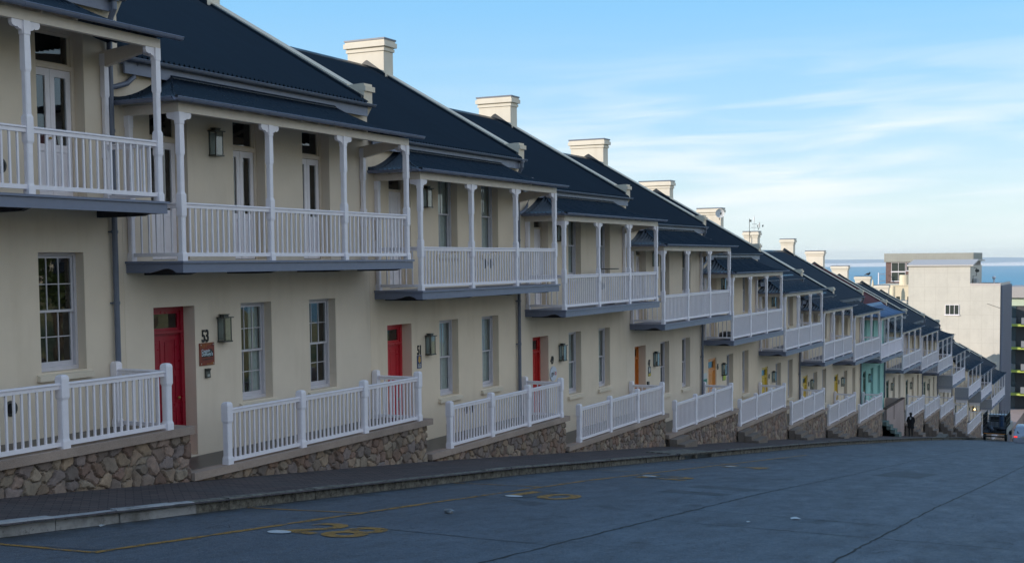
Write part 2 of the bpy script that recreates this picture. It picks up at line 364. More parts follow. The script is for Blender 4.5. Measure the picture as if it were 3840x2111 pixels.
# road furniture painted or cracked into the surface
def flat(mb, poly, dz=.004):   # poly of (x,y), draped on the road
    return mb.add([(px, py, prof(px)+ROADZ+dz) for px, py in poly], [tuple(range(len(poly)))])
def line(mb, pts, w, dz=.004, step=.5, jit=0, rnd=random):
    P = []
    for (ax, ay), (bx, by) in zip(pts[:-1], pts[1:]):
        n = max(1, int(math.hypot(bx-ax, by-ay)/step))
        for k in range(n): P.append((ax+(bx-ax)*k/n, ay+(by-ay)*k/n))
    P.append(pts[-1]); Lf, Rt = [], []
    for i, (px, py) in enumerate(P):
        a = P[max(i-1, 0)]; b = P[min(i+1, len(P)-1)]; d = math.hypot(b[0]-a[0], b[1]-a[1]) or 1; nx, nyy = -(b[1]-a[1])/d, (b[0]-a[0])/d
        o = rnd.uniform(-jit, jit); ww = w*rnd.uniform(.55, 1.3) if jit else w
        Lf.append((px+nx*(o+ww/2), py+nyy*(o+ww/2))); Rt.append((px+nx*(o-ww/2), py+nyy*(o-ww/2)))
    vs = [(x, y, prof(x)+ROADZ+dz) for x, y in Lf+Rt]; n = len(P)
    return mb.add(vs, [(i, i+1, n+i+1, n+i) for i in range(n-1)])
rj = random.Random(5); mb = MB()
for y in (6.30, 3.14, 0.0):
    line(mb, [(2 if y < 6 else 9, y), (30, y+.02), (60, y+.5 if y > 6 else y+.25), (110, y+.9)], .030, .004, .16, .018, rj)
for xx, ya, yb in ((13.0, 9.7, 6.4), (22.9, 9.7, 6.4), (28.2, 6.2, 3.2), (38, 6.3, 3.2), (49, 6.3, 0), (67, 11, 0), (11.2, 6.2, 3.2), (52, 3.3, -3), (16.6, 6.3, -3), (26.4, 3.1, -3), (33.6, 9.7, 3.1), (43, 3.3, -3), (58.5, 11, 0), (18.4, 6.3, 3.1), (7.2, 6.2, -3), (9.1, 11.3, 9.9), (84, 11, 0)):
    line(mb, [(xx, ya), (xx+rj.uniform(.1, .5), yb)], .022, .0045, .14, .02, rj)
for _ in range(16):   # hairline cracks
    a, b = rj.uniform(10, 40), rj.uniform(1, 11); P = [(a, b)]
    for k in range(rj.randint(3, 9)): P.append((P[-1][0]+rj.uniform(-.3, .5), P[-1][1]+rj.uniform(-.5, .25)))
    line(mb, P, .009, .005, .1, .02, rj)
tag(mb.build('road_joints', 'crack'), kind='structure')
mb = MB(); line(mb, [(9.35, 9.82), (40, 9.80)], .095, .006, .3, .012, rj)
for a, b in ((9.12, 9.36), (13.66, 14.24), (19.5, 20.05), (25.3, 25.8), (31.0, 31.5)): line(mb, [(a, 11.35), (b, 9.85)], .085, .0065, .2, .008, rj)
tag(mb.build('road_marking', 'yellow'), kind='structure')
def roadtext(txt, x, y, h, w):
    vs, fs = textmesh(txt, 1.0, 0., .022); xs = [v[0] for v in vs]; ys = [v[1] for v in vs]; a0, a1, b0, b1 = min(xs), max(xs), min(ys), max(ys)
    mb = MB(); mb.add([(x+(v[1]-b0)/(b1-b0)*h, y-((v[0]-a0)/(a1-a0)-.5)*w, prof(x+(v[1]-b0)/(b1-b0)*h)+ROADZ+.0085) for v in vs], fs); return mb
mb = MB(); 
for (x0, y0, w_, h_) in ((18.0, 9.0, 1.0, 1.35), (24.0, 9.0, 1.0, 1.3)): flat(mb, [(x0, y0+.6), (x0+h_, y0+.6), (x0+h_, y0+.1), (x0, y0+.1)], .0055)
flat(mb, [(21.0, 7.9), (23.1, 7.8), (23.2, 6.6), (21.1, 6.7)], .0035); flat(mb, [(30.5, 5.9), (33.4, 5.8), (33.3, 4.7), (30.6, 4.8)], .0035); flat(mb, [(35.6, 9.9), (37.0, 9.7), (36.9, 9.0), (35.7, 9.1)], .0035)
tag(mb.build('road_patch', 'patch'), kind='structure')
for t_, x_, y_ in (('28', 11.95, 8.98), ('10', 18.05, 9.0), ('12', 24.0, 9.0), ('14', 29.9, 9.0)):
    tag(roadtext(t_, x_, y_, 1.12, 1.1).build('bay_number', 'yellow'), kind='structure')
mb = MB()
for x_, y_, r in ((11.90, 9.40, .145), (18.10, 9.38, .15), (24.62, 9.45, .15), (30.3, 9.4, .15)):
    flat(mb, [(x_+r*math.cos(k*math.pi/10), y_+r*math.sin(k*math.pi/10)) for k in range(20)], .0105)
tag(mb.build('painted_dots', 'whitepaint'), kind='structure')
# storm drain set in the kerb
dr = thing('storm_drain', 'concrete storm drain slab with two dark mouths set into the kerb', 'drain', (33.5, 11.6, prof(33.5)))
mb = MB(); zz = prof
mb.loft([[(x_, 11.34, zz(x_)-.05), (x_, 12.35, zz(x_)-.05), (x_, 12.35, zz(x_)+.012), (x_, 11.34, zz(x_)+.012)] for x_ in (31.9, 33.4, 34.95)]).build('cover_slab', 'kerb', dr)
for a_, b_ in ((31.9, 32.1), (33.3, 33.45), (34.75, 34.95)): MB().box(a_, b_, 11.37, 11.7, zz(b_)-.4, zz(b_)-.052).build('pillar', 'kerb', dr)
MB().loft([[(x_, 11.44, zz(x_)-.6), (x_, 12.2, zz(x_)-.6), (x_, 12.2, zz(x_)-.06), (x_, 11.44, zz(x_)-.06)] for x_ in (32.1, 33.4, 34.75)]).build('inlet', 'black', dr)
d2 = thing('storm_drain', 'small dark drain mouth in the kerb just past the walking person', 'drain', (84, 11.4, prof(84)))
MB().box(83.0, 85.2, 11.36, 11.62, prof(84)-.35, prof(84)+.03).build('inlet', 'black', d2); MB().box(82.8, 85.4, 11.40, 12.0, prof(84)-.02, prof(84)+.05).build('cover_slab', 'kerb', d2)
# ------------------------------------------------------------------ terrace houses
YW, YF = 14.62, 13.45      # facade plane, front of balcony and porch
YB, YR = 23.4, 19.04       # back wall, ridge
def facade(mb, x0, x1, z0, z1, ops, depth=.30):
    xs = sorted(set([x0, x1]+[o[0] for o in ops]+[o[1] for o in ops])); zs = sorted(set([z0, z1]+[o[2] for o in ops]+[o[3] for o in ops]))
    for i in range(len(xs)-1):
        for j in range(len(zs)-1):
            cx, cz = (xs[i]+xs[i+1])/2, (zs[j]+zs[j+1])/2
            if any(o[0] < cx < o[1] and o[2] < cz < o[3] for o in ops): continue
            mb.quad((xs[i], YW, zs[j]), (xs[i+1], YW, zs[j]), (xs[i+1], YW, zs[j+1]), (xs[i], YW, zs[j+1]))
    for a, b, c, d in [o[:4] for o in ops]:
        y = YW+depth
        mb.quad((a, YW, c), (a, YW, d), (a, y, d), (a, y, c)); mb.quad((b, YW, c), (b, y, c), (b, y, d), (b, YW, d))
        mb.quad((a, YW, d), (b, YW, d), (b, y, d), (a, y, d)); mb.quad((a, YW, c), (a, y, c), (b, y, c), (b, YW, c))
def glasspane(x0, x1, z0, z1, y): return MB().quad((x0, y, z0), (x1, y, z0), (x1, y, z1), (x0, y, z1))
def frame_ring(mb, x0, x1, z0, z1, y0, y1, w, wb=None):
    wb = wb if wb is not None else w
    mb.box(x0, x0+w, y0, y1, z0, z1); mb.box(x1-w, x1, y0, y1, z0, z1); mb.box(x0+w, x1-w, y0, y1, z1-w, z1); mb.box(x0+w, x1-w, y0, y1, z0, z0+wb)
def sash_window(h, x0, x1, z0, z1, cols, rows, far, curtain=False, sill=True):
    fr = MB(); frame_ring(fr, x0+.001, x1-.001, z0+.001, z1-.001, YW+.17, YW+.27, .045, .06); f = fr.build('window', 'sash', h)
    zm = (z0+z1)/2+.01
    for (a, b, y) in ((zm-.02, z1-.05, YW+.19), (z0+.06, zm+.02, YW+.225)):
        s = MB(); wb = .035 if b > zm+.1 else .075
        frame_ring(s, x0+.052, x1-.052, a, b, y, y+.032, .036, wb)
        gw = (x1-x0-.104-.072); gx = x0+.088
        if b > zm+.1: pass
        for k in range(1, cols): xx = gx+gw*k/cols; s.box(xx-.007, xx+.007, y+.005, y+.026, a+wb, b-.036)
        for k in range(1, rows):
            zk = a+wb+(b-.036-a-wb)*k/rows
            for q in range(cols): s.box(gx+gw*q/cols+(.009 if q else 0), gx+gw*(q+1)/cols-(.009 if q < cols-1 else 0), y+.007, y+.024, zk-.007, zk+.007)
        so_ = s.build('sash', 'sash', f)
    g = MB()
    q = glasspane(x0+.088, x1-.088, zm, z1-.086, YW+.206); g.add(q.v, q.f); q = glasspane(x0+.088, x1-.088, z0+.13, zm, YW+.241); g.add(q.v, q.f)
    g.build('glass', 'glass', f)
    if sill:
        s = MB(); s.prismX([(YW-.075, z0-.125), (YW+.16, z0-.125), (YW+.16, z0-.004), (YW-.001, z0-.022), (YW-.075, z0-.045)], x0-.09, x1+.09); s.build('sill', 'cream', f)
    if curtain:
        for (a, b) in ((x0+.05, x0+.05+(x1-x0)*(.9 if curtain == 2 else .34)), (x1-.05-(x1-x0)*.3, x1-.05)) if curtain != 2 else ((x0+.05, x1-.05),):
            n = 26; c = MB(); vs = []
            for k in range(n+1): xx = a+(b-a)*k/n; yy = YW+.30+.018*math.sin(k*1.35)+.01*math.sin(k*.6); vs += [(xx, yy, z0+.02), (xx, yy, z1-.04)]
            c.add(vs, [(2*k, 2*k+2, 2*k+3, 2*k+1) for k in range(n)]); c.build('curtain', 'curtain', f, smooth=True)
    return f
def front_door(h, x0, x1, z0, z1, paintm, dep=.25):
    dm = paintm; zt = z1-.42
    fr = MB(); y = YW+dep
    frame_ring(fr, x0+.001, x1-.001, z0, z1-.001, y, y+.09, .075, .0); fr.box(x0+.075, x1-.075, y-.01, y+.085, zt-.05, zt); fr.box(x0+.06, x1-.06, y-.035, y-.011, zt-.035, zt-.008)
    f = fr.build('door', dm, h)
    fl = MB(); frame_ring(fl, x0+.076, x1-.076, zt+.001, z1-.077, y+.03, y+.065, .05); o = fl.build('fanlight', dm, f)
    q = glasspane(x0+.126, x1-.126, zt+.05, z1-.127, y+.05); q.build('glass', 'glass', f)
    lf = MB(); a, b, c, d = x0+.077, x1-.077, z0+.01, zt-.052; yy = y+.05
    lf.box(a, b, yy+.012, yy+.045, c, d)
    # stiles, rails and raised panels
    st = .10; zs = [c, c+.20, c+.80, c+.90, c+1.36, c+1.46, d-.09, d]
    for xa, xb in ((a, a+st), ((a+b)/2-.04, (a+b)/2+.04), (b-st, b)): lf.box(xa, xb, yy, yy+.0118, c, d)
    for za, zb_ in ((c, c+.20), (c+.80, c+.90), (c+1.36, c+1.46), (d-.10, d)):
        for xa, xb in ((a+st, (a+b)/2-.04), ((a+b)/2+.04, b-st)): lf.box(xa, xb, yy, yy+.0118, za, zb_)
    for za, zb_ in ((c+.24, c+.76), (c+.94, c+1.32), (c+1.50, d-.14)):
        for xa, xb in ((a+st+.035, (a+b)/2-.075), ((a+b)/2+.075, b-st-.035)): lf.box(xa, xb, yy+.003, yy+.0119, za, zb_)
    lf.build('door_leaf', dm, f)
    MB().ellipsoid((b-.055, yy-.03, c+.98), (.028, .028, .028), 10, 6).build('handle', 'brass', f, smooth=True)
    return f
def french_door(h, x0, x1, z0, z1):
    zt = z1-.56; y = YW+.20; fr = MB(); frame_ring(fr, x0+.001, x1-.001, z0, z1-.001, y, y+.08, .06, .0)
    fr.box(x0+.06, x1-.06, y-.02, y+.07, zt-.055, zt); fr.box(x0+.055, x1-.055, y-.035, y-.021, zt-.02, zt+.012); f = fr.build('balcony_door', 'trim', h)
    fl = MB(); frame_ring(fl, x0+.061, x1-.061, zt+.001, z1-.062, y+.02, y+.055, .045); fl.build('fanlight', 'trim', f)
    g = glasspane(x0+.105, x1-.105, zt+.045, z1-.107, y+.04); xm = (x0+x1)/2
    for a, b in ((x0+.062, xm-.003), (xm+.003, x1-.062)):
        lf = MB(); c, d = z0+.01, zt-.057; st = .085; zm = c+.72
        for xa, xb in ((a, a+st), (b-st, b)): lf.box(xa, xb, y+.025, y+.065, c, d)
        for za, zb_ in ((c, c+.13), (zm, zm+.11), (d-.11, d)): lf.box(a+st, b-st, y+.025, y+.065, za, zb_)
        lf.box(a+st, b-st, y+.042, y+.055, c+.13, zm); lf.box(a+st+.03, b-st-.03, y+.030, y+.0419, c+.17, zm-.04)
        lf.build('door_leaf', 'white', f); q = glasspane(a+st, b-st, zm+.11, d-.11, y+.05); g.add(q.v, q.f)
    g.build('glass', 'glass', f); MB().ellipsoid((xm-.04, y-.0, z0+.93), (.022, .03, .022), 8, 6).build('handle', 'brass', f, smooth=True)
    return f
def plain_upper_door(h, x0, x1, z0, z1):
    zt = z1-.42; y = YW+.2; fr = MB(); frame_ring(fr, x0+.001, x1-.001, z0, z1-.001, y, y+.08, .06, .0); fr.box(x0+.06, x1-.06, y-.02, y+.07, zt-.05, zt)
    f = fr.build('balcony_door', 'trim', h); glasspane(x0+.07, x1-.07, zt+.01, z1-.07, y+.04).build('glass', 'glass', f)
    lf = MB(); a, b, c, d = x0+.062, x1-.062, z0+.01, zt-.052; lf.box(a, b, y+.037, y+.07, c, d)
    for xa, xb in ((a, a+.1), ((a+b)/2-.04, (a+b)/2+.04), (b-.1, b)): lf.box(xa, xb, y+.025, y+.0369, c, d)
    for za, zb_ in ((c, c+.18), (c+.8, c+.9), (d-.1, d)):
        for xa, xb in ((a+.1, (a+b)/2-.04), ((a+b)/2+.04, b-.1)): lf.box(xa, xb, y+.025, y+.0369, za, zb_)
    lf.build('door_leaf', 'white', f)
    return f
def rail_run(mb, p, q, z0, ztop, sp=.13, bw=.0135, railm=None, along='x'):
    """top rail, bottom rail and balusters between two posts; p,q=(x,y) faces"""
    (xa, ya), (xb, yb) = p, q; n = max(2, round(math.hypot(xb-xa, yb-ya)/sp))
    if along == 'x':
        mb.box(xa, xb, ya-.024, ya+.024, z0+.055, z0+.115)
        mb.prismX([(ya-.026, ztop-.085), (ya+.026, ztop-.085), (ya+.026, ztop-.034), (ya+.045, ztop-.026), (ya+.045, ztop-.010), (ya+.03, ztop), (ya-.03, ztop), (ya-.045, ztop-.010), (ya-.045, ztop-.026), (ya-.026, ztop-.034)], xa, xb)
    else:
        mb.box(xa-.024, xa+.024, ya, yb, z0+.055, z0+.115)
        mb.prismY([(xa-.026, ztop-.085), (xa+.026, ztop-.085), (xa+.026, ztop-.034), (xa+.045, ztop-.026), (xa+.045, ztop-.010), (xa+.03, ztop), (xa-.03, ztop), (xa-.045, ztop-.010), (xa-.045, ztop-.026), (xa-.026, ztop-.034)], ya, yb)
    for k in range(1, n):
        x = xa+(xb-xa)*k/n; y = ya+(yb-ya)*k/n; mb.box(x-bw, x+bw, y-bw, y+bw, z0+.1145, ztop-.0855)
def corr_front(mb, xl, xr, depth, ytop, zf, hipL=True, hipR=True, pitch=.115, amp=.032, rows=8, q=4):
    n = int((xr-xl)/pitch*q); vs = []; 
    for i in range(n+1):
        x = xl+(xr-xl)*i/n; t0 = 0
        if hipL: t0 = max(t0, 1-(x-xl)/depth)
        if hipR: t0 = max(t0, 1-(xr-x)/depth)
        for k in range(rows+1):
            t = t0+(1-t0)*k/rows; vs.append((x, ytop-depth*t, zf(t)+amp*math.sin(2*math.pi*i/q)))
    fs = [(i*(rows+1)+k, i*(rows+1)+k+1, (i+1)*(rows+1)+k+1, (i+1)*(rows+1)+k) for i in range(n) for k in range(rows)]
    mb.add(vs, fs)
def corr_side(mb, xe, sgn, depth, ytop, zf, pitch=.115, amp=.032, rows=8, q=4):
    n = int(depth/pitch*q); vs = []
    for i in range(n+1):
        y = ytop-depth*i/n; t0 = i/n
        for k in range(rows+1):
            t = t0+(1-t0)*k/rows; vs.append((xe+sgn*depth*(1-t), y, zf(t)+amp*math.sin(2*math.pi*i/q)))
    mb.add(vs, [(i*(rows+1)+k, i*(rows+1)+k+1, (i+1)*(rows+1)+k+1, (i+1)*(rows+1)+k) for i in range(n) for k in range(rows)])
def gutter(mb, axis, fixed, a, b, z, r=.052, straps=.93):
    prof_ = [(r*math.cos(t), -r*math.sin(t)) for t in [math.pi*k/8 for k in range(9)]]; inn = [(.9*p[0], .9*p[1]+.002) for p in prof_[::-1]]; P = prof_+inn
    if axis == 'x': mb.prismX([(fixed+u, z+v) for u, v in P], a, b); mb.tube([(a, fixed-r, z), (b, fixed-r, z)], .009, 6)
    else: mb.prismY([(fixed+u, z+v) for u, v in P], a, b); mb.tube([(fixed-r, a, z), (fixed-r, b, z)], .009, 6)
    k = a+.35
    while k < b-.1:
        pr = [((r+.006)*math.cos(t), -(r+.006)*math.sin(t)) for t in [math.pi*i/8 for i in range(2, 9)]]; p2 = [(.93*u, .93*v) for u, v in pr[::-1]]
        if axis == 'x': mb.prismX([(fixed+u, z+v) for u, v in pr+p2], k, k+.02)
        else: mb.prismY([(fixed+u, z+v) for u, v in pr+p2], k, k+.02)
        k += straps
def bracket(mb, x, y, z, left=True, right=True, th=.05, axis='x'):
    half = [(.0, 0), (.23, 0), (.235, -.05), (.215, -.085), (.17, -.10), (.135, -.095), (.115, -.115), (.075, -.125), (.062, -.15), (.056, -.19), (0, -.19)]
    for s, on in ((-1, left), (1, right)):
        if not on: continue
        P = [(s*u, v) for u, v in half]
        if axis == 'x': mb.prismY([(x+u, z+v) for u, v in P], y-th, y+th)
        else: mb.prismX([(y+u, z+v) for u, v in P], x-th, x+th)
STONES = [(.20, .155, .115), (.16, .13, .115), (.235, .185, .13), (.135, .115, .12), (.19, .12, .085), (.25, .22, .175), (.12, .10, .095), (.17, .145, .12), (.21, .16, .14), (.14, .085, .065)]
def stone_face(parent, x0, x1, ztop, res, seed, y=13.52, name='stone_plinth'):
    rs = np.random.RandomState(seed); zb = min(prof(x0), prof(x1))-.12; H = ztop-zb
    nx = max(4, int((x1-x0)/res)); nz = max(3, int(H/res)); X, Z = np.meshgrid(np.linspace(x0, x1, nx+1), np.linspace(zb, ztop, nz+1), indexing='ij')
    cell = .235; pts = []
    for i in range(-1, int((x1-x0)/cell)+2):
        for j in range(-1, int(H/(cell*.78))+2): pts.append((x0+(i+.5+rs.uniform(-.42, .42)+(j % 2)*.4)*cell, zb+(j+.5+rs.uniform(-.38, .38))*cell*.78))
    pts = np.array(pts); wgt = rs.uniform(-.02, .02, len(pts)); cols = (np.array([1.95, 1.72, 1.56])*(.68*np.array(STONES)+.32*.145))[rs.randint(0, len(STONES), len(pts))]*rs.uniform(.75, 1.2, (len(pts), 1))
    wx = X+.014*np.sin(Z*23+3*np.sin(X*7))+.006*np.sin(Z*61+X*13); wz = Z+.014*np.sin(X*21+2*np.sin(Z*9))+.006*np.sin(X*57)
    D = (np.abs(wx[..., None]-pts[:, 0])**2.6+np.abs((wz[..., None]-pts[:, 1])*1.25)**2.6)**(1/2.6)-wgt; idx = np.argsort(D, -1)[..., :2]; d1 = np.take_along_axis(D, idx[..., :1], -1)[..., 0]; d2 = np.take_along_axis(D, idx[..., 1:2], -1)[..., 0]
    e = (d2-d1); k = np.clip((e-.006)/.04, 0, 1); k = k*k*(3-2*k)
    c = cols[idx[..., 0]]; mort = np.array([.15, .132, .118]); kc = np.clip((e-.002)/.014, 0, 1)[..., None]; C = c*kc+mort*(1-kc)
    tilt = rs.uniform(-.12, .12, len(pts))[idx[..., 0]]*(wx-pts[idx[..., 0], 0]); Y = y-.026*k-k*tilt*.45-k*rs.uniform(0, .03, len(pts))[idx[..., 0]]
    mb = MB(); mb.v = [tuple(p) for p in np.stack([X, Y, Z], -1).reshape(-1, 3)]; n = nz+1
    mb.f = [(i*n+j, (i+1)*n+j, (i+1)*n+j+1, i*n+j+1) for i in range(nx) for j in range(nz)]
    col = list(np.concatenate([C, np.ones(C.shape[:2]+(1,))], -1).reshape(-1, 4)); nv = len(mb.v)
    mb.add([(x0, y-.005, zb), (x0, YW, zb), (x0, YW, ztop), (x0, y-.005, ztop), (x1, y-.005, zb), (x1, YW, zb), (x1, YW, ztop), (x1, y-.005, ztop)], [(0, 1, 2, 3), (4, 5, 6, 7)])
    col += [np.array([.13, .11, .10, 1])]*8
    return mb.build(name, 'stone', parent, smooth=False, col=np.array(col))
def lantern(x, y, z, label, lit=False):
    t = thing('wall_lantern', label, 'wall lantern', (x, y, z), 'lanterns on the terrace walls'); h = .40; w = .098; d = .155
    m = MB(); m.box(x-w-.012, x+w+.012, y-d-.012, y-.002, z-.025, z); m.box(x-w-.03, x+w+.03, y-d-.03, y-.001, z+h, z+h+.018)
    m.box(x-w*.62, x+w*.62, y-d*.8, y-d*.2, z+h+.018, z+h+.055); m.box(x-w*.75, x+w*.75, y-d*.88, y-d*.12, z+h+.055, z+h+.066)
    for xa in (x-w, x+w-.014):
        for ya in (y-d, y-.016): m.box(xa, xa+.014, ya, ya+.014, z, z+h)
    m.build('housing', 'bronze', t)
    g = MB(); g.quad((x-w+.01, y-d+.005, z), (x+w-.01, y-d+.005, z), (x+w-.01, y-d+.005, z+h), (x-w+.01, y-d+.005, z+h))
    g.quad((x-w+.005, y-d+.01, z), (x-w+.005, y-.01, z), (x-w+.005, y-.01, z+h), (x-w+.005, y-d+.01, z+h)); g.quad((x+w-.005, y-d+.01, z), (x+w-.005, y-.01, z), (x+w-.005, y-.01, z+h), (x+w-.005, y-d+.01, z+h)); g.build('pane', 'glass', t)
    b = MB(); b.box(x-w+.02, x+w-.02, y-.008, y-.003, z+.01, z+h-.01); b.build('back_plate', 'frosted', t); MB().tube([(x, y-d*.5, z), (x, y-d*.5, z+.13)], .02, 8).build('bulb_holder', 'black', t)
    if lit:
        e = bpy.data.materials.new('lit_bulb'); e.use_nodes = True; bs = e.node_tree.nodes['Principled BSDF']; bs.inputs['Emission Color'].default_value = (1, .55, .15, 1); bs.inputs['Emission Strength'].default_value = 14
        MB().ellipsoid((x, y-d-.09, z+.2), (.06, .06, .06), 10, 7).build('bulb', e, t, smooth=True)
    return t
HOUSES = [ # num, xL, xR, balcony post L,R, beam bottom, porch slab L,R, rail L,R, slab z, door paint, style, label
 ('57', .10, 7.32, .25, 6.95, 1.60, .15, 7.3, 1.2, 7.0, -1.75, 1, 'A', 'cream terraced house highest on the hill above number 55'),
 ('55', 7.32, 14.72, 7.05, 14.38, .77, 7.35, 14.93, 8.3, 14.43, -2.56, 0, 'A', 'cream terraced house cut off by the left edge of the photo'),
 ('53', 14.72, 21.70, 14.86, 21.43, -.138, 14.90, 22.20, 15.81, 21.77, -3.31, 0, 'A', 'cream terraced house numbered 53 with a dark crimson door'),
 ('51', 21.70, 28.72, 21.96, 28.48, -.787, 22.15, 29.15, 23.06, 28.77, -4.07, 1, 'B', 'cream terraced house numbered 51 with a red door and pale curtains'),
 ('49', 28.72, 36.10, 29.05, 35.81, -1.473, 29.09, 36.70, 29.93, 36.30, -4.88, 2, 'B', 'cream terraced house numbered 49 beside a round white sign'),
 ('47', 36.10, 43.62, 36.45, 43.33, -2.22, 36.68, 44.25, 37.48, 43.58, -5.58, 3, 'B', 'cream terraced house numbered 47 with a deep orange door'),
 ('45', 43.62, 50.92, 43.72, 50.58, -3.19, 44.1, 51.64, 44.66, 51.08, -6.29, 4, 'C', 'cream terraced house numbered 45 with a pale orange door'),
 ('43', 50.92, 58.12, 51.16, 57.80, -4.12, 51.5, 58.86, 52.24, 58.23, -7.18, 5, 'C', 'cream terraced house numbered 43 below a chimney with a white dish'),
 ('41', 58.12, 64.85, 58.26, 64.50, -5.13, 58.7, 65.97, 59.39, 65.42, -8.11, 5, 'C', 'cream terraced house whose chimney carries antenna masts'),
 ('39', 64.85, 72.38, 65.25, 72.03, -5.65, 65.9, 73.3, 66.6, 72.86, -8.88, 5, 'C', 'cream terraced house just uphill of the brown-roofed house'),
 ('', 72.38, 79.80, 72.55, 79.50, -6.12, 73.4, 80.6, 74.4, 80.3, -8.92, 6, 'T', 'weathered teal house with rusty brown roof and faded blue verandah'),
 ('35', 79.80, 87.12, 79.92, 86.82, -7.35, 80.7, 88.4, 81.62, 88.22, -10.58, 6, 'C', 'cream terraced house just downhill of the brown-roofed house'),
 ('33', 87.12, 95.02, 87.37, 94.70, -8.00, 88.5, 95.9, 89.25, 95.5, -11.36, 6, 'C', 'second cream house downhill of the brown-roofed house'),
 ('31', 95.02, 102.62, 95.2, 102.32, -8.84, 96.0, 103.9, 96.8, 103.4, -12.24, 6, 'C', 'cream house whose balcony eave stands out against the tall building'),
 ('29', 102.62, 111.02, 102.85, 110.62, -10.57, 104.3, 112.6, 105.2, 112.2, -13.79, 6, 'D', 'lower terraced house with boarded balcony side, first of the lowest four'),
 ('27', 112.6, 122.52, 113.25, 122.2, -12.56, 112.7, 123.4, 113.4, 122.94, -15.68, 6, 'D', 'lower terraced house above the one lit porch lamp'),
 ('25', 122.52, 132.2, 122.8, 131.9, -13.84, 123.4, 132.4, 124.2, 132.0, -17.2, 6, 'D', 'lower terraced house partly behind the caged truck'),
 ('23', 132.2, 146.3, 132.4, 145.7, -15.62, 132.6, 146.2, 133.5, 145.8, -19.0, 6, 'D', 'lowest and widest terraced house against the tall pale building'),
]
CH = {'53': (18.47, 19.62), '51': (18.47, 19.64), '49': (18.45, 19.62), '47': (18.4, 19.75), '45': (18.4, 19.75), '43': (18.4, 19.55), '41': (18.5, 19.24), '39': (18.5, 19.24)}
def house(i, H):
    num, xL, xR, bL, bR, zb, sL, sR, rL, rR, zs, dc, st, lab = H
    Wd = xR-xL; sc = Wd/7.0; far = i > 9; wallm = 'teal' if st == 'T' else 'cream%d' % ((i*2+1) % 3)
    h = thing('terraced_house', lab, 'house', (xL, YW, prof((xL+xR)/2)), 'terraced houses stepping down the street')
    e = zb+3.42                                      # eaves
    if num in ('43', '41') or st == 'T': e = zb+(3.2 if st != 'T' else 3.05)
    R6 = e+(YR-14.37)*.574                            # ridge
    # --- openings
    gx = [(.64, 1.62), (2.84, 3.71), (4.89, 5.76)]; ux = [(.66, 1.54), (2.73, 3.61), (4.76, 5.64)] if st == 'A' else [(.78, 1.66), (2.86, 3.74), (4.93, 5.8)]
    if num == '55': gx = [(1.3, 2.3), (3.5, 4.4), (5.71, 6.58)]; ux = [(1.0, 1.9), (3.4, 4.3), (5.78, 6.69)]
    k = sc if far else Wd/7.02
    if num == '55': k = 1
    ops = []; g = []
    for j, (a, b) in enumerate(gx):
        a, b = xL+a*k, xL+(a*k+(b-a)); g.append((a, b)); ops.append((a, b, zs+.02 if j == 0 else zb-2.37, zb-.58))
    u = []
    dk = zb+.20
    for j, (a, b) in enumerate(ux):
        a, b = xL+a*k, xL+(a*k+(b-a)); u.append((a, b)); ops.append((a, b, dk+.01 if (j == 0 or st == 'A') else zb+.98, zb+2.80))
    wb = MB(); zbot = prof(xR)-1.2; zt = e-.08; xr_ = xR-.002
    facade(wb, xL+.002, xr_, zbot, zt, ops)
    # side and back walls with gables; low parapet copes over the party line
    for xx in (xL+.002, xr_): wb.add([(xx, YW, zbot), (xx, YB, zbot), (xx, YB, zt), (xx, YR, R6-.1), (xx, YW, zt)], [(0, 1, 2, 3, 4)])
    wb.quad((xL+.002, YB, zbot), (xr_, YB, zbot), (xr_, YB, zt), (xL+.002, YB, zt))
    wall = wb.build('wall', wallm, h)
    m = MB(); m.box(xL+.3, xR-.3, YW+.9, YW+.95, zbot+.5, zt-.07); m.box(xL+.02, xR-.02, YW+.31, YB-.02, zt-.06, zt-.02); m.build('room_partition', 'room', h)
    # --- main roof
    rm = MB(); rmat = 'roof_brown' if st == 'T' else 'roof'; dd = YR-14.37
    zf = lambda t: R6-(R6-e)*t
    corr_front(rm, xL+.01, xR-.3, dd, YR, zf, False, False, amp=.036, rows=2, q=4 if i < 7 else 3, pitch=.12 if i < 7 else .17)
    rm.quad((xL+.01, YR, R6), (xR-.3, YR, R6), (xR-.3, YB+.25, R6-(YB+.25-YR)*.574), (xL+.01, YB+.25, R6-(YB+.25-YR)*.574))
    roof = rm.build('roof', rmat, h)
    rc = MB(); rc.prismX([(YR-.16, R6-.07), (YR-.16, R6-.045), (YR-.03, R6+.035), (YR+.03, R6+.035), (YR+.16, R6-.045), (YR+.16, R6-.07), (YR, R6+.01)], xL+.012, xR-.3); rc.build('ridge_cap', rmat, roof)
    fa = MB(); fa.box(xL+.02, xR-.16, YW-.13, YW-.095, e-.26, e-.03); fa.box(xL+.02, xR-.16, YW-.094, YW-.001, e-.10, e-.08); fa.build('fascia', 'greyblue', roof)
    gm = MB(); gutter(gm, 'x', YW-.20, xL-.02, xR-.02, e-.02, .055); gm.build('gutter', 'pipe', roof)
    # --- parapet with kneeler
    pp = MB(); x0, x1 = xR-.3, xR-.0
    top = lambda y: e+(y-14.37)*.574+.12
    c0, c1 = CH.get(num, (18.4, 19.7)) if not far else (18.45, 19.55)
    pp.prismX([(14.90, top(14.95)-.32), (c0+.05, top(c0)-.32), (c0+.05, top(c0)+.01), (14.90, top(14.90))], x0, x1-.001)
    pp.prismX([(c1-.05, R6-.5), (YB, e-.3), (YB, R6-(YB-YR)*.574+.17), (c1-.05, R6-(c1-YR)*.574+.17)], x0, x1-.001)
    zk = e+.41
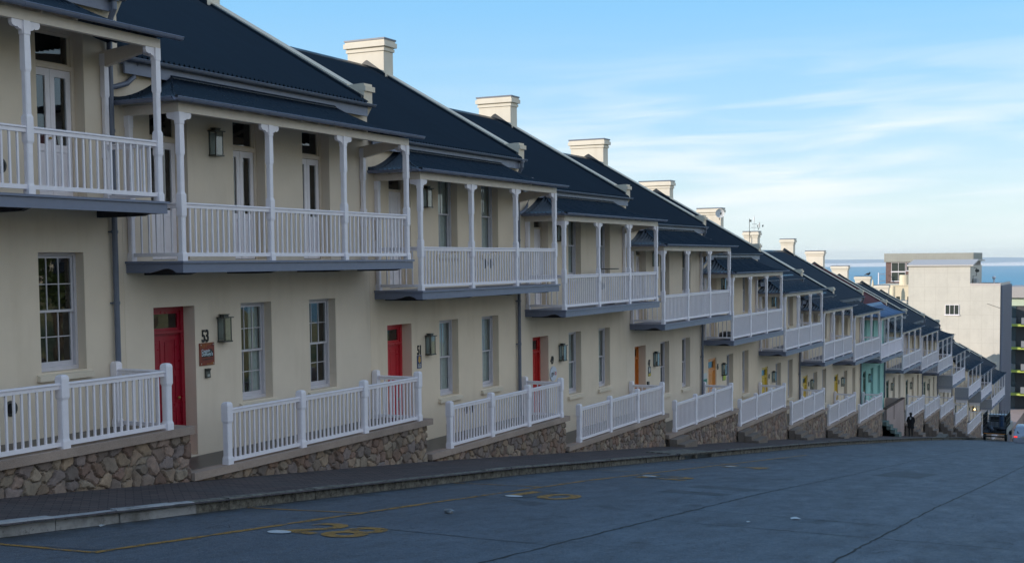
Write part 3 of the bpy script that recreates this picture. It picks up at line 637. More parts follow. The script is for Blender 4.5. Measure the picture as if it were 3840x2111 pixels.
    pp.prismX([(YW-.14, zk-.45), (YW+.05, zk-.75), (14.96, zk-.75), (14.96, zk-.02), (YW-.02, zk), (YW-.14, zk)], x0, x1-.002)
    par = pp.build('parapet', 'cream', h)
    if num in ('41', '29', '27', '25', '23', '39', '31', '33', '35') or st == 'T': pass
    mo = MB(); mo.box(x0-.005, x1+.05, YW-.18, YW+.02, zk-.16, zk-.055); mo.build('moulding', 'cream', par)
    fl = MB(); fl.prismX([(14.5, e+.10), (18.4, e+.10+3.9*.574), (18.4, e+.16+3.9*.574), (14.5, e+.16)], x0-.09, x0-.001); fl.build('flashing', rmat, par)
    # --- chimney
    ctop = zb+6.83 if num not in ('45', '43', '41', '33', '31') and st != 'T' else zb+6.62
    if num != '23' and num != '25':
        cx0, cx1 = xR-.46, xR-.002
        if num == '53': ctop = zb+6.9
        c = MB(); c.box(cx0, cx1, c0, c1, R6-.55-(0.3), ctop-.34); ch = c.build('chimney', 'cream_clean', h)
        cap = MB(); cap.box(cx0-.035, cx1+.035, c0-.035, c1+.035, ctop-.34, ctop-.26); cap.box(cx0-.015, cx1+.015, c0-.015, c1+.015, ctop-.26, ctop-.225); cap.box(cx0-.085, cx1+.085, c0-.085, c1+.085, ctop-.225, ctop-.10); cap.box(cx0-.05, cx1+.05, c0-.05, c1+.05, ctop-.10, ctop-.045); cap.build('chimney_cap', 'cream_clean', ch)
        cp = MB(); cp.box(cx0-.07, cx1+.07, c0-.07, c1+.07, ctop-.045, ctop); cp.build('chimney_flashing', 'pipe', ch)
        f2 = MB(); f2.prismX([(c0-.04, e+(c0-14.37)*.574-.02), (YR, R6-.02), (c1, R6-.35), (c1, R6-.25), (YR+.03, R6+.15), (YR-.03, R6+.17), (c0-.04, e+(c0-14.37)*.574+.10)], cx0-.012, cx0-.001); f2.build('roof_flashing', 'roof', ch)
    # --- verandah roof
    vm = 'roof_pale' if st == 'T' else 'roof_v'; vt, vb = zb+3.18, zb+2.70; zfv = lambda t: vb+(vt-vb+.13)*(max(0., 1-t)**1.75)
    xa, xb = bL-.26, bR+.12; D = 1.30
    v = MB(); q = 4 if i < 7 else 3; pt = .115 if i < 6 else .14
    corr_front(v, xa, xb, D, YW-.003, zfv, rows=8 if i < 9 else 5, q=q, pitch=pt); corr_side(v, xa, 1, D, YW-.003, zfv, rows=8 if i < 9 else 5, q=q, pitch=pt); corr_side(v, xb, -1, D, YW-.003, zfv, rows=6, q=q, pitch=pt)
    ver = v.build('verandah_roof', vm, h, smooth=False)
    # flashings: top strip, hips
    fl = MB(); fl.prismX([(YW-.003, zfv(0)-.02), (YW-.17, zfv(.13)+.028), (YW-.17, zfv(.13)+.040), (YW-.003, zfv(0)+.075)], xa+D-.14, xb-D+.14)
    for xe, sg in ((xa, 1), (xb, -1)): fl.tube([(xe+sg*D*(1-t), YW-D*t, zfv(t)+.014) for t in [n/10 for n in range(11)]], .016, 6)
    pts = [(xa+D*(1-t), YW-.02, zfv(t)) for t in [n/10 for n in range(11)]]; fl.loft([[(x_, YW-.003, z_-.0), (x_, YW-.06, z_+.0), (x_, YW-.06, z_+.012), (x_, YW-.003, z_+.085)] for x_, y_, z_ in pts]); fl.build('flashing', vm, ver)
    gt = MB(); ge = YW-D-.02; gutter(gt, 'x', ge, xa-.05, xb+.22, vb-.005, .056); gutter(gt, 'y', xa-.02, YW-D+.04, YW-.03, vb-.005, .056); gt.build('gutter', 'greyblue', ver)
    bm_ = MB(); yb_ = YF+.06
    bm_.box(bL-.06, bR+.06, yb_-.045, yb_+.045, vb-.20, vb-.06); bm_.box(bL-.05, bL+.05, yb_+.046, YW-.004, vb-.20, vb-.06)
    bm_.prismX([(yb_+.046, vb-.20), (YW-.004, vb-.42), (YW-.004, vb-.17), (yb_+.046, vb-.06)], bR-.04, bR+.04)
    bm_.build('eave_beam', 'trim', ver)
    ra = MB()
    for n_ in range(1, 9):
        xx = xa+D*.9+(xb-xa-D*1.8)*n_/9
        ra.loft([[(xx-.02, YW-D*t, zfv(t)-.075), (xx+.02, YW-D*t, zfv(t)-.075), (xx+.02, YW-D*t, zfv(t)-.018), (xx-.02, YW-D*t, zfv(t)-.018)] for t in (0, .25, .5, .75, .95)])
    ra.build('rafters', 'trim', ver)
    # --- balcony
    b = MB(); b.box(bL-.085, bR+.085, YF-.02, YF+.03, zb, zb+.145)
    b.prismX([(YF+.031, zb), (YF+.12, zb), (YF+.20, zb+.045), (YF+.30, zb+.07), (YF+.42, zb+.06), (YF+.55, zb+.025), (YF+.70, zb), (YW-.002, zb), (YW-.002, zb+.145), (YF+.031, zb+.145)], bL-.084, bL-.04)
    b.box(bR+.04, bR+.084, YF+.031, YW-.002, zb, zb+.145)
    bal = b.build('balcony', 'greyblue', h)
    d_ = MB(); d_.box(bL-.11, bR+.11, YF-.05, YW-.003, zb+.150, zb+.185); d_.build('deck', 'dark' if False else 'greyblue', bal)
    for n_ in range(4):
        xx = bL+.35+(bR-bL-.5)*n_/3; js = MB()
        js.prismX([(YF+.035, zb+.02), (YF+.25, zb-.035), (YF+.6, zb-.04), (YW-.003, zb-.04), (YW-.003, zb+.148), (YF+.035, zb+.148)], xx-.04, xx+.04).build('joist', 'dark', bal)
    P = [bL+(bR-bL)*n_/3 for n_ in range(4)] if st != 'D' or num != '23' else [bL+(bR-bL)*n_/5 for n_ in range(6)]
    zr = dk+.90; ztopp = vb-.20; hw = .05
    zsp = [(dk-.02, .056, .002), (dk+.09, .056, .002), (dk+.13, .047, .013), (dk+.66, .047, .013), (dk+.70, .056, .002), (dk+1.02, .056, .002), (dk+1.06, .046, .014), (dk+1.62, .046, .014), (dk+1.66, .052, .003), (ztopp-.19, .048, .003), (ztopp-.18, .054, .001), (ztopp, .054, .001)]
    yp = YF+.06
    for n_, x_ in enumerate(P):
        m = MB(); m.post(x_, yp, zsp); bracket(m, x_, yp, ztopp, n_ > 0, n_ < len(P)-1, .032)
        if n_ in (0, len(P)-1) and i < 10: bracket(m, x_, yp, ztopp-.001, False, True, .0315, 'y')
        m.build('balcony_post', 'white', bal)
    for x_ in (bL, bR):
        m = MB(); m.post(x_, YW-.055, [(z, w_*.95, c_) for z, w_, c_ in zsp]); m.build('wall_post', 'white', bal)
    panel = st in ('T', 'D')
    for n_ in range(len(P)-1):
        m = MB()
        rail_run(m, (P[n_]+.05, yp), (P[n_+1]-.05, yp), dk, zr, .132 if i < 8 else .145, .0135 if i < 5 else .015)
        if panel: m.box(P[n_]+.05, P[n_+1]-.05, yp+.016, yp+.022, dk+.08, zr-.08)
        m.build('balcony_railing', 'white' if not panel else 'white', bal)
    for x_ in (bL, bR):
        m = MB(); rail_run(m, (x_, yp+.05), (x_, YW-.11), dk, zr, .15, .0125, along='y')
        if st == 'D' and x_ == bL: m.box(x_-.03, x_+.03, yp+.05, YW-.11, zb-.3, dk+.8)
        m.build('side_railing', 'white', bal)
    if st == 'D':
        m = MB(); m.box(bL-.1, bL-.05, YF, YW-.003, zb-.02, zb+1.05); m.build('side_panel', PANEL, bal)
    # --- openings filled
    cu = 2 if num in ('51',) else (1 if num in ('53', '49', '45', '43') else 0)
    cols, rows = (3, 2) if st == 'A' else ((2, 1) if st == 'B' else (2, 2))
    dp = DOOR[dc]
    front_door(h, g[0][0], g[0][1], zs+.02, zb-.58, dp, .25 if i < 6 else .045)
    for j in (1, 2): sash_window(h, g[j][0], g[j][1], zb-2.37, zb-.58, cols, rows, far, cu if j == 1 or cu == 2 else (1 if st != 'A' else 0))
    if st == 'A':
        for j in range(3): french_door(h, u[j][0], u[j][1], dk+.01, zb+2.80)
    else:
        plain_upper_door(h, u[0][0], u[0][1], dk+.01, zb+2.80)
        for j in (1, 2): sash_window(h, u[j][0], u[j][1], zb+.98, zb+2.80, cols, rows, far, 2 if num == '51' else 1)
    # --- porch
    if st == 'T':
        pw_ = MB(); pw_.box(sL+.75, sR-.2, YF, YF+.16, prof(sR)-.3, zs-.06); pw_.box(sR-.36, sR-.2, YF+.161, YW-.004, prof(sR)-.3, zs-.06); pc = pw_.build('porch', 'pink', h)
        cpg = MB(); cpg.box(sL+.72, sR-.17, YF-.03, YF+.19, zs-.059, zs); 
        for x_ in (sL+.75, sL+3.3, sR-.28): cpg.box(x_-.05, x_+.05, YF-.015, YF-.001, zs-.95, zs-.06)
        cpg.build('coping', DOOR_RUST, pc); MB().box(sL, sR-.37, YF+.161, YW-.004, zs-1.15, zs-1.0).build('porch_floor', 'floor', pc)
        for s_ in range(4): pass
        sm = MB(); zg = prof(sL+.3)
        for s_ in range(4): sm.box(sL-.15, sL+.72, YF-.9+.24*s_, YF+.16, zg-.4+s_*.001, zg+.22*(s_+1)-.001*s_)
        sm.build('steps', simple('dark_teal_steps', (.12, .17, .16), .8), pc)  # steps in one dark teal tone
    else:
        s = MB(); s.box(sL, sR, YF-.04, YF+.20, zs-.125, zs); s.box(sR-.24, sR, YF+.201, YW-.004, zs-.125, zs-.0); pc = s.build('porch', 'slab', h)
        MB().box(sL, sR-.241, YF+.201, YW-.004, zs-.12, zs-.004).build('porch_floor', 'floor', pc)
        stone_face(pc, sL+.04, sR-(.04 if num == '55' else .14), zs-.1255, .022 if i < 4 else (.035 if i < 6 else (.06 if i < 9 else .09)), 40+i)
        dh = zs-prof(sL+.6)
        if dh > .25:
            ns = 2 if dh < .5 else 3 if dh < .75 else 4; sm = MB(); zg = prof(sL+.6)
            for s_ in range(ns): sm.box(sL+.03, sL+1.25+.25*(ns-1-s_)*0, YF-.02-.27*(ns-s_), YF-.041-.27*(ns-s_-1) if s_ < ns-1 else YF-.041, zg-.5, zg+dh/(ns+1)*(s_+1))
            sm.build('steps', 'step', pc)
        Q = [rL+(rR-rL)*n_/3 for n_ in range(4)]; ypr = YF+.06; z0 = zs
        nz_ = [(z0, .066, .002), (z0+.10, .066, .002), (z0+.14, .058, .012), (z0+.68, .058, .012), (z0+.72, .068, .002), (z0+.98, .068, .003), (z0+1.012, .063, .008), (z0+1.03, .045, .012), (z0+1.035, .02, .005)]
        for x_ in Q: MB().post(x_, ypr, nz_).build('newel_post', 'white', pc)
        MB().post(rR, YW-.075, [(z_, w_*.95, c_) for z_, w_, c_ in nz_]).build('newel_post', 'white', pc)
        for n_ in range(3):
            m = MB(); rail_run(m, (Q[n_]+.06, ypr), (Q[n_+1]-.06, ypr), z0-.02, z0+.92, .128 if i < 8 else .14, .0145 if i < 5 else .016); m.build('porch_railing', 'white', pc)
        m = MB(); rail_run(m, (rR, ypr+.06), (rR, YW-.14), z0-.02, z0+.92, .14, .0135, along='y'); m.build('side_railing', 'white', pc)
    # --- downpipes on alternate houses
    if num in ('55', '51', '47', '43', '39', '33', '31', '29', ''):
        xp = xR-.24; y_ = YW-.075; m = MB()
        m.tube([(xp, y_-.12, e-.06), (xp, y_-.12, e-.22), (xp, y_-.05, e-.34), (xp, y_, e-.5), (xp, y_, prof(xp)+.7 if False else max(zs+.02, prof(xp)))], .045, 10)
        m.tube([(xp+.55, y_-.1, e-.9+.35), (xp+.55, y_-.06, e-.95), (xp+.5, y_, e-1.2), (xp+.35, y_, e-1.32), (xp+.1, y_, e-1.40), (xp, y_, e-1.42)], .042, 10)
        m.tube([(xp, y_-.12, e-.02), (xp, y_-.12, e-.10)], .07, 10); m.tube([(xp+.55, y_-.1, e-.45), (xp+.55, y_-.1, e-.56)], .066, 10)
        for zc in (zb-.28, zb-1.4, e-.6, zb+1.3): m.tube([(xp, y_, zc), (xp, y_, zc+.05)], .054, 10); m.box(xp-.07, xp-.045, y_-.01, YW-.001, zc+.012, zc+.035)
        m.build('downpipe', 'pipe', h)
    # --- house number
    if num and not far and i > 1:
        m = MB(); nx_, nz_2 = {'53': (16.58, -1.355), '51': (23.63, -2.09), '49': (30.58, -2.85), '47': (38.05, -3.52), '45': (45.4, -4.24)}.get(num, (xL+1.78, zb-1.15)); wall_text(m, num, nx_, YW-.010, nz_2, .30, .62, .008, .006); m.build('house_number', 'black', h)
    # wall lanterns
    nm = 'number %s' % num if num else 'the teal house'
    if i >= 2 and i < 14:
        lx = xL+2.30*k
        lantern(lx, YW, zb-(1.22 if i < 3 else 1.31), ('bronze glass lantern beside the front door of %s' % nm) if i < 10 else 'bronze lantern on the ground floor wall of %s' % ['the teal house', 'the first house below the teal one', 'the second house below the teal one', 'the third house below the teal one'][i-10], num == 'zz')
        if num not in ('39', '41') and i < 9: lantern(xL+2.19*k if st == 'A' else xL+2.25*k, YW, zb+2.03, 'bronze glass lantern on the balcony wall of %s' % nm)
    return h
PANEL = simple('shaded_white_paint', (.34, .36, .41), .5)  # white boarding, its shade put into a greyer paint tone
DOOR_RUST = simple('rusty_coping', (.09, .045, .03), .8, 0, .6, 3)
import time; t0 = time.time()
for i, H in enumerate(HOUSES): house(i, H)
lantern(125.8, YW, -15.05, 'lit wall lantern with glowing bulb on the lower house beyond the caged truck', True)
# ------------------------------------------------------------------ small fixtures on the houses
def vent(x, z, lab):
    t = thing('wall_vent', lab, 'vent', (x, YW, z), 'round vents in the terrace walls'); n = 20; r = .115
    m = MB(); m.loft([[(x+rr*math.cos(2*math.pi*k/n), yy, z+rr*math.sin(2*math.pi*k/n)) for k in range(n)] for rr, yy in ((r, YW-.001), (r, YW-.015), (r*.72, YW-.02), (r*.7, YW-.006))], cap=True); m.build('rim', 'bronze', t)
    g = MB()
    for k in range(-3, 4):
        hh = math.sqrt(max(0, (r*.66)**2-(k*.02)**2)); g.box(x+k*.022-.005, x+k*.022+.005, YW-.024, YW-.0065, z-hh, z+hh)
    g.build('louvre', 'black', t)
vent(12.45, -2.06, 'round louvred vent behind the leftmost porch railing, nearer the middle of the photo'); vent(12.12, -2.06, 'round louvred vent behind the leftmost porch railing, cut by the photo edge')
vent(12.40, 1.42, 'round louvred vent at the left photo edge behind the leftmost balcony railing')
vent(26.81, -.06, 'left of two round vents behind the balcony railing of number 51'); vent(27.08, -.06, 'right of two round vents behind the balcony railing of number 51')
vent(25.76, -3.56, 'left of two round vents low on the wall of number 51'); vent(26.04, -3.56, 'right of two round vents low on the wall of number 51')
vent(34.19, -.78, 'round vent behind the balcony railing of number 49')
def rustwood():
    t = NT('rust_red_board'); col = t.mix(t.rng(t.noise(1, 5, .7, t.scale((9, 9, 26))), .35, .7), (.28, .045, .016), (.10, .014, .012)); t.bump(t.noise(30, 4), .3, .004); return t.fin(col, .5)
# sign at 53
sg = thing('wall_sign', 'rust red square sign with pale lettering under the number 53', 'sign', (16.6, YW, -1.56), 'signs beside the front doors')
MB().box(16.42, 16.79, YW-.022, YW-.002, -1.765, -1.375).build('sign_board', rustwood(), sg)
m = MB(); wall_text(m, 'Captain', 16.57, YW-.0235, -1.535, .075, .95, .0012, .0008); wall_text(m, "DoRego's", 16.605, YW-.0235, -1.60, .093, .78, .0014, .0016); m.build('lettering', simple('pale_blue_letter', (.60, .72, .80)), sg)
m = MB()
m.box(16.475, 16.755, YW-.0226, YW-.0221, -1.625, -1.515); m.box(16.66, 16.72, YW-.0229, YW-.0221, -1.515, -1.485); m.box(16.48, 16.72, YW-.0226, YW-.0221, -1.665, -1.652); m.build('lettering_backing', 'black', sg)  # flat black bars behind and under the lettering
m = MB()
for k in range(9): m.tube([(16.44+.035*k, YW-.023, -1.385), (16.45+.03*k+.01*math.sin(k*2), YW-.023, -1.385-.028-.045*(k < 5))], .003, 5)
for k in range(6): m.tube([(16.60+.03*k, YW-.023, -1.755), (16.60+.03*k, YW-.023, -1.725-.008*math.sin(k))], .003, 5)
m.build('ornament', simple('gold_ink', (.55, .30, .05)), sg)
m = MB()
for a in (16.45, 16.76):
    for c in (-1.405, -1.735): m.tube([(a, YW-.022, c), (a, YW-.030, c)], .011, 8)
m.build('screw', simple('steel', (.6, .6, .6), .3, 1), sg)
ic = thing('intercom', 'small dark door intercom under the rust red sign', 'intercom', (16.6, YW, -1.9), None)
MB().prismX([(YW-.002, -1.985), (YW-.045, -1.985), (YW-.035, -1.87), (YW-.06, -1.825), (YW-.002, -1.82)], 16.55, 16.66).build('case', 'bronze', ic)
m = MB(); m.box(16.575, 16.635, YW-.047, YW-.0455, -1.935, -1.925); m.box(16.575, 16.635, YW-.047, YW-.0455, -1.955, -1.945); m.build('call_button', simple('lcd', (.7, .75, .7)), ic)
MB().box(37.85, 37.98, YW-.05, YW-.002, -4.17, -4.02).build('intercom', 'bronze'); tag(bpy.data.objects['intercom.001'], 'small brown intercom box below the plaque of number 47', 'intercom')
# 51 plaque
def plaque(x0, x1, z0, z1, lab, base, name='wall_plaque'):
    t = thing(name, lab, 'sign', ((x0+x1)/2, YW, (z0+z1)/2), 'signs beside the front doors'); MB().box(x0, x1, YW-.014, YW-.002, z0, z1).build('plate', base, t); return t
navy = simple('navy_enamel', (.015, .03, .13), .3); amber = simple('amber_ink', (.62, .36, .06), .4); palei = simple('pale_ink', (.62, .60, .58), .5)
z51 = -1.31-.649+.0
pk = plaque(23.53, 23.71, -2.40, -2.105, 'narrow navy plaque with amber shield under the number 51', navy)
cx = 23.62; zc_ = -2.20; m = MB(); P = [(cx+.85*a, zc_+.72*b) for a, b in ((-.03, .10), (0, .11), (.03, .10), (.05, .06), (.04, .03), (.062, 0), (.06, -.05), (.035, -.085), (0, -.125), (-.035, -.085), (-.06, -.05), (-.062, 0), (-.04, .03), (-.05, .06))]
m.prismY(P, YW-.0165, YW-.0142); m.build('shield', amber, pk)
m = MB(); m.box(cx-.06, cx+.06, YW-.016, YW-.0142, -2.335, -2.303); m.box(cx-.06, cx+.06, YW-.016, YW-.0142, -2.358, -2.346); m.box(cx-.06, cx+.06, YW-.016, YW-.0142, -2.378, -2.367); m.build('caption', palei, pk)
m = MB(); wall_text(m, 'ARMED', cx, YW-.0172, -2.331, .032, .9, .0005); m.box(cx-.035, cx+.035, YW-.0175, YW-.0166, zc_, zc_+.004); m.box(cx-.035, cx+.035, YW-.0175, YW-.0166, zc_-.03, zc_-.026); m.build('small_print', 'black', pk)
# 49 round sign
def disc(cx, cz, r, y0, y1, n=28): return MB().prismY([(cx+r*math.cos(2*math.pi*k/n), cz+r*math.sin(2*math.pi*k/n)) for k in range(n)], y0, y1)
rs_ = thing('wall_sign', 'round white sign reading gnlo beside the red door of number 49', 'sign', (30.62, YW, -3.13), 'signs beside the front doors')
disc(30.63, -3.13, .21, YW-.03, YW-.002).build('disc', simple('sign_white', (.62, .66, .78), .35), rs_)
m = MB(); wall_text(m, 'gnl', 30.58, YW-.032, -3.17, .175, .95, .001, .003); m.build('lettering', 'black', rs_)
m = MB(); wall_text(m, 'o', 30.755, YW-.032, -3.17, .185, 1.0, .001, .005); m.build('logo_letter', simple('orange_red', (.60, .06, .02)), rs_)
# 47 plaque, 45 signs
pk = plaque(37.97, 38.20, -3.86, -3.54, 'black and yellow plaque under the number 47', simple('dark_enamel', (.02, .03, .05), .3)); MB().box(37.972, 38.198, YW-.016, YW-.0142, -3.858, -3.76).build('caption', simple('yellow_ink', (.55, .42, .05)), pk)
m = MB(); m.prismY([(38.085+.07*math.cos(k*math.pi/8), -3.65+.08*math.sin(k*math.pi/8)) for k in range(16)], YW-.016, YW-.0142); m.build('emblem', palei, pk)
pk = plaque(46.03, 46.42, -4.74, -4.31, 'dark plaque with lime green lower panel beside number 45', simple('dark_enamel2', (.03, .022, .02), .3)); MB().box(46.07, 46.41, YW-.017, YW-.0142, -4.73, -4.47).build('caption', simple('lime_ink', (.42, .55, .05)), pk)
m = MB(); wall_text(m, '111', 46.24, YW-.0155, -4.44, .12, 1.2, .001); m.build('lettering', palei, pk)
pk = plaque(43.70, 44.08, -4.72, -4.26, 'white and green notice between the downpipe and the pale orange door', simple('sign_white2', (.6, .63, .65), .4)); MB().box(43.702, 44.078, YW-.017, YW-.0142, -4.71, -4.48).build('caption', simple('green_ink', (.03, .25, .2)), pk)
# bistro table on 49's balcony and bundle on 45's balcony
tb = thing('bistro_table', 'round grey bistro table on the balcony of number 49', 'table', (33.0, 14.0, -1.28))
zt_ = -1.473+.185; tcx, tcy = 33.25, 14.05
MB().tube([(tcx, tcy, zt_+1.02), (tcx, tcy, zt_+1.045)], .33, 24).build('tabletop', 'bronze', tb); MB().tube([(tcx, tcy, zt_), (tcx, tcy, zt_+1.02)], .03, 10).build('leg', 'trim', tb); MB().tube([(tcx, tcy, zt_+.001), (tcx, tcy, zt_+.03)], .2, 16).build('foot', 'black', tb)
o = MB().ellipsoid((44.35, 13.95, -3.19+.185+.15), (.45, .28, .16), 14, 8, .12, random.Random(2)).build('folded_tarp', 'black', smooth=True); tag(o, 'crumpled black tarp lying on the balcony of number 45', 'tarp')
# dish on chimney of 43, masts on 41, bird
def dish(x, y, z, r, lab, ax=(-.5, -.85, .2)):
    t = thing('satellite_dish', lab, 'satellite dish', (x, y, z), 'dishes on the chimneys'); a = Vector(ax).normalized(); b = a.cross(Vector((0, 0, 1))).normalized(); c = a.cross(b); rings = []
    for rr, dd in ((1, .12), (.75, .05), (.4, .01), (.02, 0)): rings.append([tuple(Vector((x, y, z))+a*dd*r*2+(b*math.cos(2*math.pi*k/18)+c*math.sin(2*math.pi*k/18))*rr*r) for k in range(18)])
    m = MB(); m.loft(rings, cap=False); m.loft([[tuple(Vector(p)-a*.015) for p in R] for R in rings], cap=False); m.build('reflector', simple('dish_white', (.7, .7, .7), .4), t)
    MB().tube([(x, y, z), tuple(Vector((x, y, z))-a*r*.5), (x+.1, y+.05, z-r*1.4)], .02, 6).build('arm', 'black', t); MB().tube([tuple(Vector((x, y, z))+a*r*1.3), tuple(Vector((x, y, z))+a*r*1.1+Vector((0, 0, -.1)))], .035, 6).build('receiver', 'bronze', t)
dish(57.35, 18.35, 2.2, .22, 'small white dish on the chimney face of number 43', (-.85, -.5, .15))
zc = 1.41
ms = thing('antenna_mast', 'thin dark mast standing against the chimney of number 41', 'antenna', (64.25, 18.9, .5), 'antenna masts at the chimney of number 41')
MB().tube([(64.3, 18.92, .3), (64.3, 18.92, 2.15)], .014, 6).build('pole', 'black', ms); MB().box(64.2, 64.4, 18.83, 18.9, 1.98, 2.09).build('sensor', 'bronze', ms)
ms = thing('antenna_mast', 'pale stub mast with crossbars on top of the chimney of number 41', 'antenna', (64.6, 18.75, 1.49), 'antenna masts at the chimney of number 41')
MB().tube([(64.6, 18.75, 1.45), (64.6, 18.75, 2.32)], .013, 6).build('pole', simple('galvanised', (.55, .58, .6), .4), ms)
MB().tube([(64.6, 18.62, 1.68), (64.6, 18.9, 1.68)], .010, 5).build('crossbar', 'bronze', ms); MB().tube([(64.6, 18.6, 1.86), (64.6, 18.86, 1.86)], .010, 5).build('crossbar', 'bronze', ms); MB().ellipsoid((64.6, 18.75, 2.12), (.02, .03, .17), 8, 6).build('aerial_cover', 'dish' if False else simple('aerial_white', (.7, .7, .72), .4), ms)
dish(64.6, 18.48, 1.80, .17, 'white dish beside the stub mast on the chimney of number 41', (.2, -.97, .05))
bx, by, bz = 94.78, 18.62, -1.385
o = MB().ellipsoid((bx, by, bz+.16), (.11, .15, .09), 10, 7); o.ellipsoid((bx, by-.12, bz+.26), (.05, .06, .05), 8, 6); o.tube([(bx, by-.17, bz+.26), (bx, by-.22, bz+.25)], .012, 5); o.tube([(bx, by+.1, bz+.15), (bx, by+.28, bz+.08)], .03, 5, [.05, .02]); o.tube([(bx, by, bz), (bx, by, bz+.09)], .012, 5)
tag(o.build('pigeon', 'dark', smooth=True), 'dark pigeon perched on a chimney before the sea', 'bird')
# litter
m = MB(); rl = random.Random(4); z0 = prof(15.13)+ROADZ; m.ellipsoid((15.13, 8.9, z0+.035), (.05, .08, .035), 10, 7, .35, rl); tag(m.build('crumpled_can', simple('can_metal', (.35, .36, .38), .35, .6, .6, 40)), 'crushed dark drinks can lying on the road', 'litter')
def scrap(x, y, r, lab):
    z0 = prof(x)+ROADZ+.006; rr = random.Random(int(x*10)); n = 9; P = [(x+r*rr.uniform(.5, 1)*math.cos(2*math.pi*k/n), y+r*rr.uniform(.5, 1)*math.sin(2*math.pi*k/n), z0+rr.uniform(0, r*.25)) for k in range(n)]
    P2 = [(a, b, c+.004) for a, b, c in P]; mm = MB(); mm.loft([P, P2]); tag(mm.build('paper_scrap', 'whitepaint'), lab, 'litter', 'paper scraps on the road')
scrap(18.25, 4.65, .10, 'largest white paper scrap on the road, near the photo middle right'); scrap(17.3, 5.1, .05, 'small pale scrap just left of the largest paper scrap'); scrap(10.9, 11.3, .05, 'tiny white scrap at the foot of the kerb')
# ------------------------------------------------------------------ person on the pavement
def skin_figure():
    px, py = 78.4, 12.72; g0 = prof(px)-.012; k = .845
    p = thing('person', 'person walking uphill on the pavement in a dark coat, hands in pockets', 'person', (px, py, g0))
    J = [(0, 0, .95), (0, 0, 1.15), (0, 0, 1.38), (0, 0, 1.50), (-.03, 0, 1.57), (-.04, 0, 1.68), (-.03, 0, 1.75),
         (0, .10, .92), (-.10, .09, .50), (-.12, .08, .08), (-.24, .08, .04), (0, -.10, .92), (.03, -.09, .50), (.14, -.08, .10), (.03, -.08, .03),
         (0, .19, 1.40), (.04, .27, 1.14), (-.10, .20, .98), (0, -.19, 1.40), (.04, -.27, 1.14), (-.10, -.20, .98)]
    E = [(0, 1), (1, 2), (2, 3), (3, 4), (4, 5), (5, 6), (0, 7), (7, 8), (8, 9), (9, 10), (0, 11), (11, 12), (12, 13), (13, 14), (2, 15), (15, 16), (16, 17), (2, 18), (18, 19), (19, 20)]
    Rr = [(.16, .14), (.15, .13), (.19, .12), (.075, .075), (.07, .075), (.085, .10), (.05, .06), (.11, .10), (.065, .065), (.05, .05), (.04, .05), (.11, .10), (.065, .065), (.05, .05), (.04, .05), (.08, .08), (.06, .06), (.05, .05), (.08, .08), (.06, .06), (.05, .05)]
    me = bpy.data.meshes.new('body'); me.from_pydata([(a*k, b*k, c*k) for a, b, c in J], E, []); o = bpy.data.objects.new('body', me); COL.objects.link(o)
    o.modifiers.new('s', 'SKIN'); sub = o.modifiers.new('u', 'SUBSURF'); sub.levels = sub.render_levels = 2
    for i_, v in enumerate(me.skin_vertices[0].data): v.radius = (Rr[i_][0]*k, Rr[i_][1]*k); v.use_root = (i_ == 0)
    bpy.context.view_layer.update(); m2 = bpy.data.meshes.new_from_object(o.evaluated_get(bpy.context.evaluated_depsgraph_get())); m2.name = 'body'; o.modifiers.clear(); o.data = m2; o.parent = p
    m2.materials.clear(); m2.materials.append(simple('dark_clothes', (.010, .010, .012), .9))
    c = MB(); n = 18; rings = []
    for z, ry, rx, xo in ((.62, .235, .19, 0), (.80, .24, .185, 0), (1.0, .235, .165, 0), (1.2, .225, .15, 0), (1.36, .215, .14, .0), (1.45, .15, .11, 0), (1.50, .09, .09, 0)):
        rings.append([(px+(xo+rx*math.cos(2*math.pi*q/n))*k, py+ry*math.sin(2*math.pi*q/n)*k, g0+z*k) for q in range(n)])
    c.loft(rings); c.build('coat', simple('black_coat', (.008, .008, .010), .95), p, smooth=True)
    MB().prismX([(py-.05, g0+1.44*k), (py+.05, g0+1.44*k), (py+.02, g0+1.28*k), (py-.02, g0+1.28*k)], px-.15, px-.12).build('collar', simple('pale_shirt', (.5, .52, .55)), p)
    MB().ellipsoid((px-.02, py, g0+1.70*k), (.10, .095, .09), 12, 8).build('hair', 'black', p, smooth=True)
skin_figure()
